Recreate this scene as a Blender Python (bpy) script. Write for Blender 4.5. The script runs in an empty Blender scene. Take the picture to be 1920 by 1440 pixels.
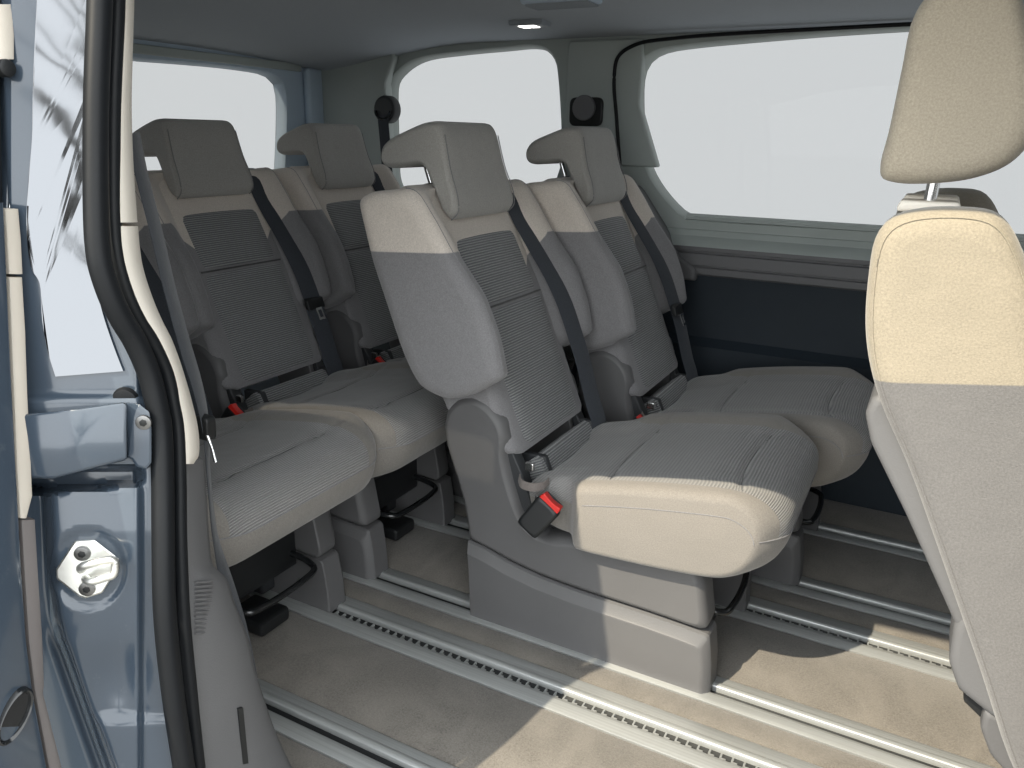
import bpy, bmesh, math, random
from mathutils import Vector, Matrix, noise

# ------------------------------------------------------------------ camera, world, sun
scene = bpy.context.scene
R = ((0.87981593, 0.15996653, -0.44758757),
     (0.47496965, -0.26001988, 0.84071011),
     (0.01810381, -0.95226066, -0.30474889))      # world = R @ (right, down, forward)
FPX, CAM_Z = 1454.96, 1.10
cam_data = bpy.data.cameras.new('camera')
cam_data.sensor_width = 36.0
cam_data.lens = 36.0 * FPX / 1920.0
cam_data.clip_start = 0.02
cam_data.clip_end = 300.0
cam = bpy.data.objects.new('camera', cam_data)
scene.collection.objects.link(cam)
cam.matrix_world = Matrix(((R[0][0], -R[0][1], -R[0][2], 0.0),
                           (R[1][0], -R[1][1], -R[1][2], 0.0),
                           (R[2][0], -R[2][1], -R[2][2], CAM_Z),
                           (0, 0, 0, 1)))
scene.camera = cam

world = bpy.data.worlds.new('World')
scene.world = world
world.use_nodes = True
wn = world.node_tree.nodes
wn['Background'].inputs['Color'].default_value = (0.945, 0.982, 1.0, 1)   # even pale overcast surround
wn['Background'].inputs['Strength'].default_value = 3.0

sun_data = bpy.data.lights.new('sun', 'SUN')
sun_data.energy = 5.0
sun_data.angle = math.radians(0.6)
sun_data.color = (1.0, 0.885, 0.69)
sun = bpy.data.objects.new('sun', sun_data)
scene.collection.objects.link(sun)
sun.rotation_euler = Vector((0.40, 0.86, -1.0)).to_track_quat('-Z', 'Y').to_euler()

scene.view_settings.view_transform = 'Standard'
scene.view_settings.look = 'None'
scene.view_settings.exposure = 0.5
scene.view_settings.gamma = 1.0
scene.render.engine = 'CYCLES'
scene.cycles.max_bounces = 10
scene.cycles.diffuse_bounces = 6
scene.cycles.transparent_max_bounces = 12

# ------------------------------------------------------------------ helpers
C = scene.collection
PI = math.pi
random.seed(4)

def at(p, axis, val):
    """the point on the plane axis=val that the photograph shows at pixel p (used to take measurements)"""
    d = [R[i][0] * (p[0] - 960) + R[i][1] * (p[1] - 720) + R[i][2] * FPX for i in range(3)]
    o = (0.0, 0.0, CAM_Z)
    t = (val - o[axis]) / d[axis]
    return Vector([o[i] + t * d[i] for i in range(3)])

def lerp(a, b, t):
    return a + (b - a) * t

def smooth(e0, e1, x):
    t = max(0.0, min(1.0, (x - e0) / (e1 - e0)))
    return t * t * (3 - 2 * t)

def interp(tab, x):
    if x <= tab[0][0]:
        return tab[0][1]
    for (a, fa), (b, fb) in zip(tab, tab[1:]):
        if x <= b:
            return lerp(fa, fb, (x - a) / (b - a))
    return tab[-1][1]

def catmull(pts, n=6, closed=True):
    pts = [Vector(p) for p in pts]
    out, N = [], len(pts)
    rng = range(N) if closed else range(N - 1)
    for i in rng:
        if closed:
            p0, p1, p2, p3 = pts[i - 1], pts[i], pts[(i + 1) % N], pts[(i + 2) % N]
        else:
            p0, p1, p2, p3 = pts[max(i - 1, 0)], pts[i], pts[i + 1], pts[min(i + 2, N - 1)]
        # centripetal parametrisation keeps tight corners from overshooting
        t0 = 0.0
        t1 = t0 + max((p1 - p0).length, 1e-6) ** 0.5
        t2 = t1 + max((p2 - p1).length, 1e-6) ** 0.5
        t3 = t2 + max((p3 - p2).length, 1e-6) ** 0.5
        for k in range(n):
            t = lerp(t1, t2, k / n)
            a1 = p0 * ((t1 - t) / (t1 - t0)) + p1 * ((t - t0) / (t1 - t0))
            a2 = p1 * ((t2 - t) / (t2 - t1)) + p2 * ((t - t1) / (t2 - t1))
            a3 = p2 * ((t3 - t) / (t3 - t2)) + p3 * ((t - t2) / (t3 - t2))
            b1 = a1 * ((t2 - t) / (t2 - t0)) + a2 * ((t - t0) / (t2 - t0))
            b2 = a2 * ((t3 - t) / (t3 - t1)) + a3 * ((t - t1) / (t3 - t1))
            out.append(b1 * ((t2 - t) / (t2 - t1)) + b2 * ((t - t1) / (t2 - t1)))
    if not closed:
        out.append(pts[-1])
    return out

def area2(poly):
    return sum(poly[i][0] * poly[(i + 1) % len(poly)][1] - poly[(i + 1) % len(poly)][0] * poly[i][1] for i in range(len(poly)))

def fillet(poly, r, n=5):
    """polygon with rounded corners; r one radius or one per corner"""
    N, out = len(poly), []
    rs = r if isinstance(r, (list, tuple)) else [r] * N
    for i in range(N):
        p, a, b = Vector(poly[i]), Vector(poly[i - 1]), Vector(poly[(i + 1) % N])
        u, v = (a - p), (b - p)
        lu, lv = u.length, v.length
        u, v = u / lu, v / lv
        ang = math.acos(max(-1, min(1, u.dot(v))))
        rr = rs[i]
        if rr <= 0 or ang > 3.1:
            out.append(p); continue
        d = min(rr / math.tan(ang / 2), lu * 0.49, lv * 0.49)
        p0, p1 = p + u * d, p + v * d
        for k in range(n + 1):
            t = k / n
            out.append(p0 * (1 - t) ** 2 + p * 2 * t * (1 - t) + p1 * t * t)
    return out

def resample(poly, step):
    out, N = [], len(poly)
    for i in range(N):
        a, b = Vector(poly[i]), Vector(poly[(i + 1) % N])
        m = max(1, int((b - a).length / step))
        for k in range(m):
            out.append(a.lerp(b, k / m))
    return out

def inset1(poly, d):
    s = 1 if area2(poly) > 0 else -1
    N, out = len(poly), []
    for i in range(N):
        a, p, b = Vector(poly[i - 1]), Vector(poly[i]), Vector(poly[(i + 1) % N])
        e1, e2 = (p - a), (b - p)
        if e1.length < 1e-9: e1 = e2
        if e2.length < 1e-9: e2 = e1
        e1, e2 = e1.normalized(), e2.normalized()
        n = Vector((-e1.y - e2.y, e1.x + e2.x))
        n = n.normalized() if n.length > 1e-6 else Vector((-e1.y, e1.x))
        c = max(0.6, n.dot(Vector((-e1.y, e1.x))))
        out.append(p + n * (s * d / c))
    return out

def inset(poly, d):
    """move every corner of a closed loop inwards by d; small steps with a little smoothing so tight corners do not fold"""
    poly = [Vector(p) for p in poly]
    N = len(poly)
    if N < 12 or d <= 0:
        return inset1(poly, d)
    per = sum((poly[i] - poly[i - 1]).length for i in range(N))
    n = max(1, min(24, int(math.ceil(d / (0.25 * per / N)))))
    if n == 1:
        return inset1(poly, d)
    for _ in range(n):
        poly = inset1(poly, d / n)
        poly = [poly[i] * 0.5 + (poly[i - 1] + poly[(i + 1) % N]) * 0.25 for i in range(N)]
    return poly

def uniform(poly, n=None, step=0.006):
    """the same closed loop with evenly spaced corners"""
    P = [Vector(p) for p in poly]
    seg = [(P[(i + 1) % len(P)] - P[i]).length for i in range(len(P))]
    per = sum(seg)
    n = n or max(36, min(170, int(per / step)))
    out, i, acc = [], 0, 0.0
    for k in range(n):
        d = per * k / n
        while i < len(P) - 1 and acc + seg[i] < d:
            acc += seg[i]; i += 1
        out.append(P[i].lerp(P[(i + 1) % len(P)], min(1.0, (d - acc) / max(seg[i], 1e-9))))
    return out

def mesh_obj(name, verts, faces, mat, parent=None, smooth_shade=True, sharp=40):
    me = bpy.data.meshes.new(name)
    me.from_pydata([tuple(v) for v in verts], [], faces)
    bm = bmesh.new(); bm.from_mesh(me)
    bmesh.ops.recalc_face_normals(bm, faces=bm.faces[:])
    if smooth_shade:
        for f in bm.faces: f.smooth = len(f.verts) < 24
        lim = math.radians(sharp)
        for e in bm.edges:
            if len(e.link_faces) == 2 and e.calc_face_angle(0) > lim:
                e.smooth = False
    bm.to_mesh(me); bm.free()
    if mat is not None:
        for m in (mat if isinstance(mat, (list, tuple)) else [mat]):
            me.materials.append(m)
    o = bpy.data.objects.new(name, me)
    C.objects.link(o)
    if parent is not None:
        o.parent = parent
    return o

class MB:
    """collects geometry for ONE part"""
    def __init__(self):
        self.v, self.f = [], []
    def add(self, v, f):
        b = len(self.v)
        self.v += [Vector(p) for p in v]
        self.f += [tuple(b + i for i in g) for g in f]
        return self
    def rings(self, rings, closed=True, caps=True, strip=False):
        n, b = len(rings[0]), len(self.v)
        for r in rings: self.v += [Vector(p) for p in r]
        for i in range(len(rings) - 1):
            for j in range(n if closed else n - 1):
                k = (j + 1) % n
                self.f.append((b + i * n + j, b + i * n + k, b + (i + 1) * n + k, b + (i + 1) * n + j))
        if strip:
            for base, r in ((b, rings[0]), (b + (len(rings) - 1) * n, rings[-1])):
                i0 = min(range(n), key=lambda j: r[j][0])
                for k in range(n // 2 - 1):
                    q = [base + (i0 + k) % n, base + (i0 + k + 1) % n, base + (i0 - k - 1) % n, base + (i0 - k) % n]
                    self.f.append(tuple(dict.fromkeys(q)))
                if n % 2:
                    self.f.append((base + (i0 + n // 2 - 1) % n, base + (i0 + n // 2) % n, base + (i0 - n // 2 + 1) % n + 0) if (i0 + n // 2) % n != (i0 - n // 2 + 1) % n else (base + (i0 + n // 2 - 1) % n, base + (i0 + n // 2) % n, base + (i0 + n // 2 + 1) % n))
                else:
                    self.f.append((base + (i0 + n // 2 - 1) % n, base + (i0 + n // 2) % n, base + (i0 - n // 2 + 1) % n))
        elif caps and closed:
            self.f.append(tuple(b + j for j in range(n)))
            self.f.append(tuple(b + (len(rings) - 1) * n + j for j in reversed(range(n))))
        return self
    def pad(self, prof, y0, y1, r, seg=4, dome=0.0):
        """profile in x,z extruded along y with rounded rims"""
        rings = []
        prof = uniform(prof, step=0.007 if r > 0.004 else 0.004)
        sg = 1 if y1 > y0 else -1
        for k in range(seg + 1):
            t = k / seg * PI / 2
            p = inset(prof, r * (1 - math.sin(t))) if k < seg else prof
            rings.append([(q[0], y0 + sg * r * (1 - math.cos(t)), q[1]) for q in p])
        rings[0:0] = [[(q[0], y0, q[1]) for q in inset(prof, r * 1.06)]]
        for k in range(seg, -1, -1):
            t = k / seg * PI / 2
            p = inset(prof, r * (1 - math.sin(t))) if k < seg else prof
            rings.append([(q[0], y1 - sg * r * (1 - math.cos(t)), q[1]) for q in p])
        rings.append([(q[0], y1, q[1]) for q in inset(prof, r * 1.06)])
        return self.rings(rings)
    def box(self, a, b, r=0.0):
        x0, y0, z0 = a; x1, y1, z1 = b
        if r > 0:
            return self.pad(fillet([(x0, z0), (x1, z0), (x1, z1), (x0, z1)], r, 3), y0, y1, r, 3)
        v = [(x, y, z) for x in (x0, x1) for y in (y0, y1) for z in (z0, z1)]
        return self.add(v, [(0, 1, 3, 2), (4, 6, 7, 5), (0, 4, 5, 1), (2, 3, 7, 6), (0, 2, 6, 4), (1, 5, 7, 3)])
    def tube(self, path, r, n=10, closed=False, ry=None, up=Vector((0, 0, 1))):
        path = [Vector(p) for p in path]
        N, rings = len(path), []
        for i, p in enumerate(path):
            a = path[i - 1] if (i > 0 or closed) else p
            b = path[(i + 1) % N] if (i < N - 1 or closed) else p
            t = (b - a).normalized()
            s = t.cross(up)
            if s.length < 1e-3: s = t.cross(Vector((1, 0, 0)))
            s.normalize(); u = s.cross(t)
            rr = r[i] if isinstance(r, (list, tuple)) else r
            r2 = rr if ry is None else ry
            rings.append([p + s * math.cos(2 * PI * k / n) * rr + u * math.sin(2 * PI * k / n) * r2 for k in range(n)])
        if closed:
            rings.append(rings[0])
        return self.rings(rings, True, not closed)
    def cyl(self, c, axis, r, h, n=20, r2=None):
        axis = Vector(axis).normalized(); c = Vector(c)
        s = axis.orthogonal().normalized(); u = axis.cross(s)
        r2 = r if r2 is None else r2
        mk = lambda o, q: [c + axis * o + (s * math.cos(2 * PI * k / n) + u * math.sin(2 * PI * k / n)) * q for k in range(n)]
        b = min(h * 0.25, r2 * 0.3)
        return self.rings([mk(0, r), mk(h - b, r2), mk(h - b * 0.3, r2 - b * 0.3), mk(h, r2 - b)])
    def ribbon(self, path, wdir, w, th=0.0016):
        """flat webbing of width w along a path; wdir a width direction or one per point"""
        path = [Vector(p) for p in path]; rings = []
        for i, p in enumerate(path):
            t = (path[min(i + 1, len(path) - 1)] - path[max(i - 1, 0)]).normalized()
            d = Vector(wdir[i] if isinstance(wdir, list) else wdir)
            d = (d - t * d.dot(t)).normalized(); n = t.cross(d)
            hw, ht = w / 2, th / 2
            rings.append([p - d * hw - n * ht * .3, p - d * hw * .94 - n * ht, p + d * hw * .94 - n * ht, p + d * hw - n * ht * .3,
                          p + d * hw + n * ht * .3, p + d * hw * .94 + n * ht, p - d * hw * .94 + n * ht, p - d * hw + n * ht * .3])
        return self.rings(rings)
    def extr_x(self, prof, x0, x1):
        """closed profile in y,z extruded along x"""
        return self.rings([[(x0, p[0], p[1]) for p in prof], [(x1, p[0], p[1]) for p in prof]])
    def obj(self, name, mat, parent=None, **k):
        return mesh_obj(name, self.v, self.f, mat, parent, **k)

def sheet_with_holes(outer, holes, depth, to3, name, mat, parent=None, flare=0.0):
    """flat panel with openings and a reveal of the given depth round each; to3(a, b, d) gives the 3-D point"""
    bm = bmesh.new()
    edges = []
    loops = []
    for lp in [outer] + holes:
        vs = [bm.verts.new(to3(p[0], p[1], 0.0)) for p in lp]
        es = [bm.edges.new((vs[i], vs[(i + 1) % len(vs)])) for i in range(len(vs))]
        edges += es; loops.append(vs)
    flat = {}
    for lp, vs in zip([outer] + holes, loops):
        for p, v in zip(lp, vs): flat[v] = (p[0], p[1])
    bmesh.ops.triangle_fill(bm, use_beauty=True, use_dissolve=False, edges=edges)
    def inside(x, y, poly):
        c = False
        for i in range(len(poly)):
            (x0, y0), (x1, y1) = poly[i - 1][:2], poly[i][:2]
            if (y0 > y) != (y1 > y) and x < (x1 - x0) * (y - y0) / (y1 - y0) + x0: c = not c
        return c
    bad = []
    for f in bm.faces:
        q = [flat[v] for v in f.verts]
        cx, cy = sum(p[0] for p in q) / len(q), sum(p[1] for p in q) / len(q)
        if any(inside(cx, cy, h) for h in holes): bad.append(f)
    bmesh.ops.delete(bm, geom=bad, context='FACES_ONLY')
    for lp, vs in zip(holes, loops[1:]):
        prev = vs
        for k in range(1, 5):
            t = k / 4
            q = inset(lp, flare * math.sin(t * PI / 2))
            cur = [bm.verts.new(to3(p[0], p[1], depth * (1 - math.cos(t * PI / 2)) if k < 4 else depth)) for p in q]
            for i in range(len(vs)):
                j = (i + 1) % len(vs)
                bm.faces.new((prev[i], prev[j], cur[j], cur[i]))
            prev = cur
    bmesh.ops.recalc_face_normals(bm, faces=bm.faces[:])
    for f in bm.faces: f.smooth = True
    for e in bm.edges:
        if len(e.link_faces) == 2 and e.calc_face_angle(0) > math.radians(35): e.smooth = False
    me = bpy.data.meshes.new(name); bm.to_mesh(me); bm.free()
    me.materials.append(mat)
    o = bpy.data.objects.new(name, me); C.objects.link(o)
    if parent is not None: o.parent = parent
    return o

def mids(a, b):
    return [tuple(sum(p[i] for p in q) / len(q) for i in range(3)) for q in (a, b)]
def fan(n):
    return [(i, (i + 1) % n, 2 * n) for i in range(n)] + [(n + (i + 1) % n, n + i, 2 * n + 1) for i in range(n)]

def thing(name, label, cat, loc=(0, 0, 0), group=None):
    o = bpy.data.objects.new(name, None); C.objects.link(o)
    o.empty_display_size = 0.05
    o.location = loc
    o['label'] = label; o['category'] = cat
    if group: o['group'] = group
    return o

def struct(o):
    o['kind'] = 'structure'
    return o

def copy_tree(o, parent=None):
    c = o.copy(); C.objects.link(c)
    c.parent = parent
    for ch in o.children: copy_tree(ch, c)
    return c

# ------------------------------------------------------------------ materials
class NT:
    def __init__(self, name):
        self.m = bpy.data.materials.new(name); self.m.use_nodes = True
        self.t = self.m.node_tree; self.n = self.t.nodes
        self.b = self.n['Principled BSDF']
    def node(self, ty, **kw):
        nd = self.n.new(ty)
        for k, v in kw.items(): setattr(nd, k, v)
        return nd
    def link(self, a, b): self.t.links.new(a, b)
    def val(self, sock, v):
        if hasattr(v, 'is_output') or hasattr(v, 'links'): self.link(v, sock)
        else: sock.default_value = v
    def math(self, op, a, b=None, c=None, clamp=False):
        nd = self.node('ShaderNodeMath', operation=op, use_clamp=clamp)
        for i, x in enumerate((a, b, c)):
            if x is not None: self.val(nd.inputs[i], x)
        return nd.outputs[0]
    def mix(self, f, a, b):
        nd = self.node('ShaderNodeMix', data_type='RGBA')
        self.val(nd.inputs[0], f)
        for s, x in ((nd.inputs[6], a), (nd.inputs[7], b)):
            if isinstance(x, tuple): s.default_value = (*x[:3], 1)
            else: self.link(x, s)
        return nd.outputs[2]
    def noise(self, vec, scale, detail=3, rough=0.55):
        nd = self.node('ShaderNodeTexNoise'); nd.inputs['Scale'].default_value = scale
        nd.inputs['Detail'].default_value = detail; nd.inputs['Roughness'].default_value = rough
        if vec is not None: self.link(vec, nd.inputs['Vector'])
        return nd.outputs['Fac']
    def obj(self):
        return self.node('ShaderNodeTexCoord').outputs['Object']
    def xyz(self, vec):
        nd = self.node('ShaderNodeSeparateXYZ'); self.link(vec, nd.inputs[0]); return nd.outputs
    def ramp(self, v, a, b):
        nd = self.node('ShaderNodeMapRange'); self.val(nd.inputs[0], v)
        nd.inputs[1].default_value = a; nd.inputs[2].default_value = b; return nd.outputs[0]
    def bump(self, h, strength, dist=0.001, normal=None):
        nd = self.node('ShaderNodeBump'); nd.inputs['Strength'].default_value = strength
        nd.inputs['Distance'].default_value = dist; self.link(h, nd.inputs['Height'])
        if normal is not None: self.link(normal, nd.inputs['Normal'])
        return nd.outputs[0]
    def out(self, col=None, rough=None, normal=None, **kw):
        if col is not None:
            if isinstance(col, tuple): self.b.inputs['Base Color'].default_value = (*col[:3], 1)
            else: self.link(col, self.b.inputs['Base Color'])
        if rough is not None: self.val(self.b.inputs['Roughness'], rough)
        if normal is not None: self.link(normal, self.b.inputs['Normal'])
        for k, v in kw.items(): self.b.inputs[k].default_value = v
        return self.m

def scale(c, f): return tuple(x * f for x in c)

def weave(nt, vec, col):
    """melange fabric: fine thread noise, soft blotches"""
    fine = nt.noise(vec, 400, 3, 0.7)
    mid = nt.noise(vec, 160, 3)
    big = nt.noise(vec, 6, 3)
    a = nt.mix(nt.ramp(fine, 0.3, 0.7), scale(col, 0.80), scale(col, 1.20)) if isinstance(col, tuple) else col
    f = nt.math('MULTIPLY', nt.ramp(mid, 0.25, 0.75), 0.12)
    b = nt.mix(f, a, scale(col, 1.28) if isinstance(col, tuple) else col)
    f2 = nt.math('MULTIPLY', nt.ramp(big, 0.35, 0.75), 0.25)
    return nt.mix(f2, b, scale(col, 0.78) if isinstance(col, tuple) else col), fine, big

BEIGE = (0.56, 0.508, 0.455)
GREY = (0.20, 0.197, 0.203)
TAUPE = (0.205, 0.191, 0.174)
DARK = (0.115, 0.120, 0.125)

def fabric(name, col, sheen=0.25):
    nt = NT(name); vec = nt.obj()
    c, fine, big = weave(nt, vec, col)
    n = nt.bump(nt.noise(vec, 700, 2), 0.5, 0.0006)
    n = nt.bump(nt.noise(vec, 26, 4, 0.6), 0.35, 0.003, n)
    n = nt.bump(big, 0.32, 0.02, n)
    return nt.out(c, 0.85, n, **{'Sheen Weight': sheen, 'Sheen Roughness': 0.5, 'Specular IOR Level': 0.25})

def two_tone(name, lo, hi):
    """seat cover: pale fabric over the shoulders, grey below, sewn edge dipping towards the middle panel"""
    nt = NT(name); vec = nt.obj(); s = nt.xyz(vec)
    ay = nt.math('ABSOLUTE', s[1])
    edge = nt.math('MINIMUM', nt.math('MULTIPLY_ADD', ay, 0.95, 0.795 - 0.135 * 0.95), 0.868)
    edge = nt.math('MAXIMUM', edge, nt.math('MULTIPLY', nt.math('LESS_THAN', ay, 0.128), 0.862))
    edge = nt.math('MULTIPLY_ADD', s[0], 0.06, edge)
    f = nt.ramp(nt.math('SUBTRACT', s[2], edge), 0.020, 0.0225)
    c1, fine, big = weave(nt, vec, lo)
    c2, _, _ = weave(nt, vec, hi)
    c = nt.mix(f, c1, c2)
    n = nt.bump(nt.noise(vec, 700, 2), 0.5, 0.0006)
    n = nt.bump(nt.noise(vec, 26, 4, 0.6), 0.35, 0.003, n)
    n = nt.bump(big, 0.32, 0.02, n)
    return nt.out(c, 0.85, n, **{'Sheen Weight': 0.25, 'Sheen Roughness': 0.5, 'Specular IOR Level': 0.25})

def ribs(nt, s, vec, period, dark, light):
    """corded cloth: pale raised cords across a dark ground"""
    w = nt.math('SINE', nt.math('MULTIPLY', s, 2 * PI / period))
    h = nt.math('MULTIPLY_ADD', w, 0.5, 0.5)
    fine = nt.noise(vec, 650, 2)
    c = nt.mix(nt.math('MULTIPLY', nt.math('POWER', h, 1.6), nt.ramp(fine, 0.15, 0.6)), dark, light)
    return c, h

def ribbed(name, sx, sz, period=0.0060, dark=DARK, light=(0.37, 0.37, 0.365)):
    nt = NT(name); vec = nt.obj(); s = nt.xyz(vec)
    arc = nt.math('ADD', nt.math('MULTIPLY', s[0], sx), nt.math('MULTIPLY', s[2], sz))
    c, h = ribs(nt, arc, vec, period, dark, light)
    big = nt.noise(vec, 7, 3)
    n = nt.bump(h, 0.7, 0.0016)
    n = nt.bump(big, 0.25, 0.015, n)
    return nt.out(c, 0.85, n, **{'Sheen Weight': 0.2, 'Specular IOR Level': 0.25})

def cushion_mat(name):
    nt = NT(name); vec = nt.obj(); s = nt.xyz(vec)
    arc = nt.math('SUBTRACT', s[0], s[2])
    c, h = ribs(nt, arc, vec, 0.0062, (0.165, 0.164, 0.163), (0.34, 0.332, 0.32))
    p, fine, big = weave(nt, vec, TAUPE)
    ay = nt.math('ABSOLUTE', s[1])
    m1 = nt.math('MULTIPLY', nt.math('LESS_THAN', s[1], 0.168), nt.math('GREATER_THAN', s[1], -0.212))
    m2 = nt.math('GREATER_THAN', nt.math('ADD', s[2], nt.math('MULTIPLY', nt.math('MINIMUM', s[0], 0.30), -0.12)), 0.362)
    front = nt.ramp(s[0], 0.20, 0.27)
    m = nt.math('MULTIPLY', m1, m2)
    plainmid = nt.mix(0.5, c, (0.225, 0.221, 0.215))
    c = nt.mix(front, plainmid, c)
    col = nt.mix(m, p, c)
    n = nt.bump(nt.math('MULTIPLY', h, nt.math('MULTIPLY', m, nt.math('MULTIPLY_ADD', front, 0.6, 0.4))), 0.8, 0.0018)
    n = nt.bump(nt.noise(vec, 700, 2), 0.4, 0.0006, n)
    n = nt.bump(nt.noise(vec, 26, 4, 0.6), 0.35, 0.003, n)
    n = nt.bump(big, 0.3, 0.02, n)
    return nt.out(col, 0.85, n, **{'Sheen Weight': 0.25, 'Specular IOR Level': 0.25})

def plastic(name, col, rough=0.5, grain=0.35, spec=0.4, gs=420):
    nt = NT(name); vec = nt.obj()
    big = nt.noise(vec, 4, 4)
    c = nt.mix(nt.ramp(big, 0.3, 0.75), scale(col, 0.94), scale(col, 1.06))
    r = nt.math('MULTIPLY_ADD', nt.noise(vec, 14, 4), 0.16, rough - 0.08)
    n = nt.bump(nt.noise(vec, gs, 2), grain, 0.0005)
    return nt.out(c, r, n, **{'Specular IOR Level': spec})

def metal(name, col, rough=0.3, streak=True, metallic=1.0):
    nt = NT(name); vec = nt.obj()
    mp = nt.node('ShaderNodeMapping'); mp.inputs['Scale'].default_value = (3, 260, 260); nt.link(vec, mp.inputs[0])
    st = nt.noise(mp.outputs[0] if streak else vec, 1.0 if streak else 30, 3)
    big = nt.noise(vec, 5, 4)
    c = nt.mix(nt.ramp(st, 0.3, 0.7), scale(col, 0.86), scale(col, 1.08))
    r = nt.math('MULTIPLY_ADD', big, 0.25, rough - 0.1)
    return nt.out(c, r, None, **{'Metallic': metallic})

def paint(name, col, coat=1.0):
    nt = NT(name); vec = nt.obj()
    fl = nt.noise(vec, 1500, 1)
    big = nt.noise(vec, 9, 5)
    c = nt.mix(nt.ramp(fl, 0.35, 0.65), scale(col, 0.96), scale(col, 1.04))
    dust = nt.math('MULTIPLY', nt.ramp(nt.noise(vec, 30, 7, 0.75), 0.60, 0.80), 0.10)
    c = nt.mix(dust, c, (0.42, 0.42, 0.40))
    n = nt.bump(nt.noise(vec, 60, 2), 0.06, 0.0006)
    r = nt.math('MULTIPLY_ADD', dust, 1.2, 0.16)
    return nt.out(c, r, n, **{'Metallic': 0.0, 'Coat Weight': coat, 'Coat Roughness': 0.05, 'Coat IOR': 1.45, 'Specular IOR Level': 0.5})

M = {}
M['beige_fabric'] = fabric('beige_fabric', (0.385, 0.337, 0.262))  # front shoulder beige again, paler to offset the shade on the headrest
M['headrest_beige_shade'] = fabric('headrest_beige_shade', (0.335, 0.325, 0.305))  # shoulder beige again, its shade put into a darker colour
M['grey_fabric'] = fabric('grey_fabric', GREY)
M['dark_thread'] = fabric('dark_thread', (0.06, 0.06, 0.06))
M['seat_cover'] = two_tone('seat_cover', GREY, BEIGE)
M['ribbed_back'] = ribbed('ribbed_back', -0.45, 0.9)
M['cushion'] = cushion_mat('cushion')
M['seat_plastic'] = plastic('seat_plastic', (0.106, 0.105, 0.107), 0.5, 0.5)
M['dark_plastic'] = plastic('dark_plastic', (0.035, 0.037, 0.040), 0.5, 0.3)
M['black'] = plastic('black_part', (0.012, 0.013, 0.014), 0.42, 0.15)
M['gloss_black'] = plastic('gloss_black', (0.010, 0.011, 0.012), 0.18, 0.0, 0.6)
M['red'] = plastic('red_button', (0.62, 0.022, 0.016), 0.38, 0.1)
M['webbing'] = fabric('webbing', (0.042, 0.047, 0.056), 0.15)
M['webbing_loop'] = fabric('webbing_loop', (0.17, 0.15, 0.14), 0.1)
M['chrome'] = metal('chrome', (0.80, 0.80, 0.80), 0.16, False)
M['zinc'] = metal('zinc', (0.86, 0.86, 0.82), 0.42, False)
M['aluminium'] = metal('aluminium', (0.46, 0.475, 0.47), 0.38, True, 0.5)
M['trim_beige_lit'] = plastic('trim_beige_lit', (0.82, 0.765, 0.675), 0.5, 0.25)  # same beige as the door trim, lightened in colour in place of light
M['trim_beige_dim'] = plastic('trim_beige_dim', (0.50, 0.455, 0.39), 0.5, 0.25)  # pillar beige again, the dimmer light put into the colour
M['trim_grey'] = plastic('trim_grey', (0.118, 0.118, 0.121), 0.55, 0.6)
M['wall_trim'] = plastic('wall_trim', (0.385, 0.425, 0.41), 0.55, 0.5)
M['wall_trim_dark'] = plastic('wall_trim_dark', (0.15, 0.15, 0.155), 0.55, 0.5)
M['wall_dark'] = plastic('wall_dark', (0.014, 0.022, 0.031), 0.6, 0.5)
M['rear_trim'] = plastic('rear_trim', (0.50, 0.60, 0.70), 0.55, 0.4)
M['rubber'] = plastic('rubber', (0.007, 0.008, 0.0095), 0.48, 0.15, 0.2)
M['paint'] = paint('blue_grey_paint', (0.040, 0.054, 0.073), 0.5)
M['screw'] = metal('screw', (0.25, 0.25, 0.25), 0.4, False)

def carpet_mat():
    nt = NT('carpet'); vec = nt.obj()
    col = (0.138, 0.127, 0.112)
    fib = nt.noise(vec, 270, 4, 0.8)
    mid = nt.noise(vec, 190, 4, 0.7)
    mp = nt.node('ShaderNodeMapping'); mp.inputs['Scale'].default_value = (4.5, 3.4, 1); mp.inputs['Rotation'].default_value = (0, 0, 0.9)
    nt.link(vec, mp.inputs[0])
    nd = nt.node('ShaderNodeTexNoise'); nd.inputs['Scale'].default_value = 1.6; nd.inputs['Detail'].default_value = 6; nd.inputs['Distortion'].default_value = 1.6
    nt.link(mp.outputs[0], nd.inputs['Vector'])
    wear = nt.ramp(nd.outputs['Fac'], 0.38, 0.68)
    c = nt.mix(nt.ramp(fib, 0.28, 0.72), scale(col, 0.50), scale(col, 1.55))
    c = nt.mix(nt.math('MULTIPLY', nt.ramp(mid, 0.35, 0.7), 0.55), c, scale(col, 1.45))
    c = nt.mix(nt.math('MULTIPLY', wear, 0.42), c, scale(col, 1.8))
    n = nt.bump(fib, 0.8, 0.002)
    return nt.out(c, 0.95, n, **{'Sheen Weight': 0.25, 'Specular IOR Level': 0.1})
M['carpet'] = carpet_mat()

def headliner_mat():
    nt = NT('headliner'); vec = nt.obj()
    col = (0.33, 0.365, 0.405)
    fib = nt.noise(vec, 500, 3)
    big = nt.noise(vec, 3, 3)
    c = nt.mix(nt.ramp(fib, 0.3, 0.7), scale(col, 0.88), scale(col, 1.1))
    c = nt.mix(nt.math('MULTIPLY', big, 0.15), c, scale(col, 0.8))
    return nt.out(c, 0.95, nt.bump(fib, 0.4, 0.0008), **{'Sheen Weight': 0.2, 'Specular IOR Level': 0.1})
M['headliner'] = headliner_mat()

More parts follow.
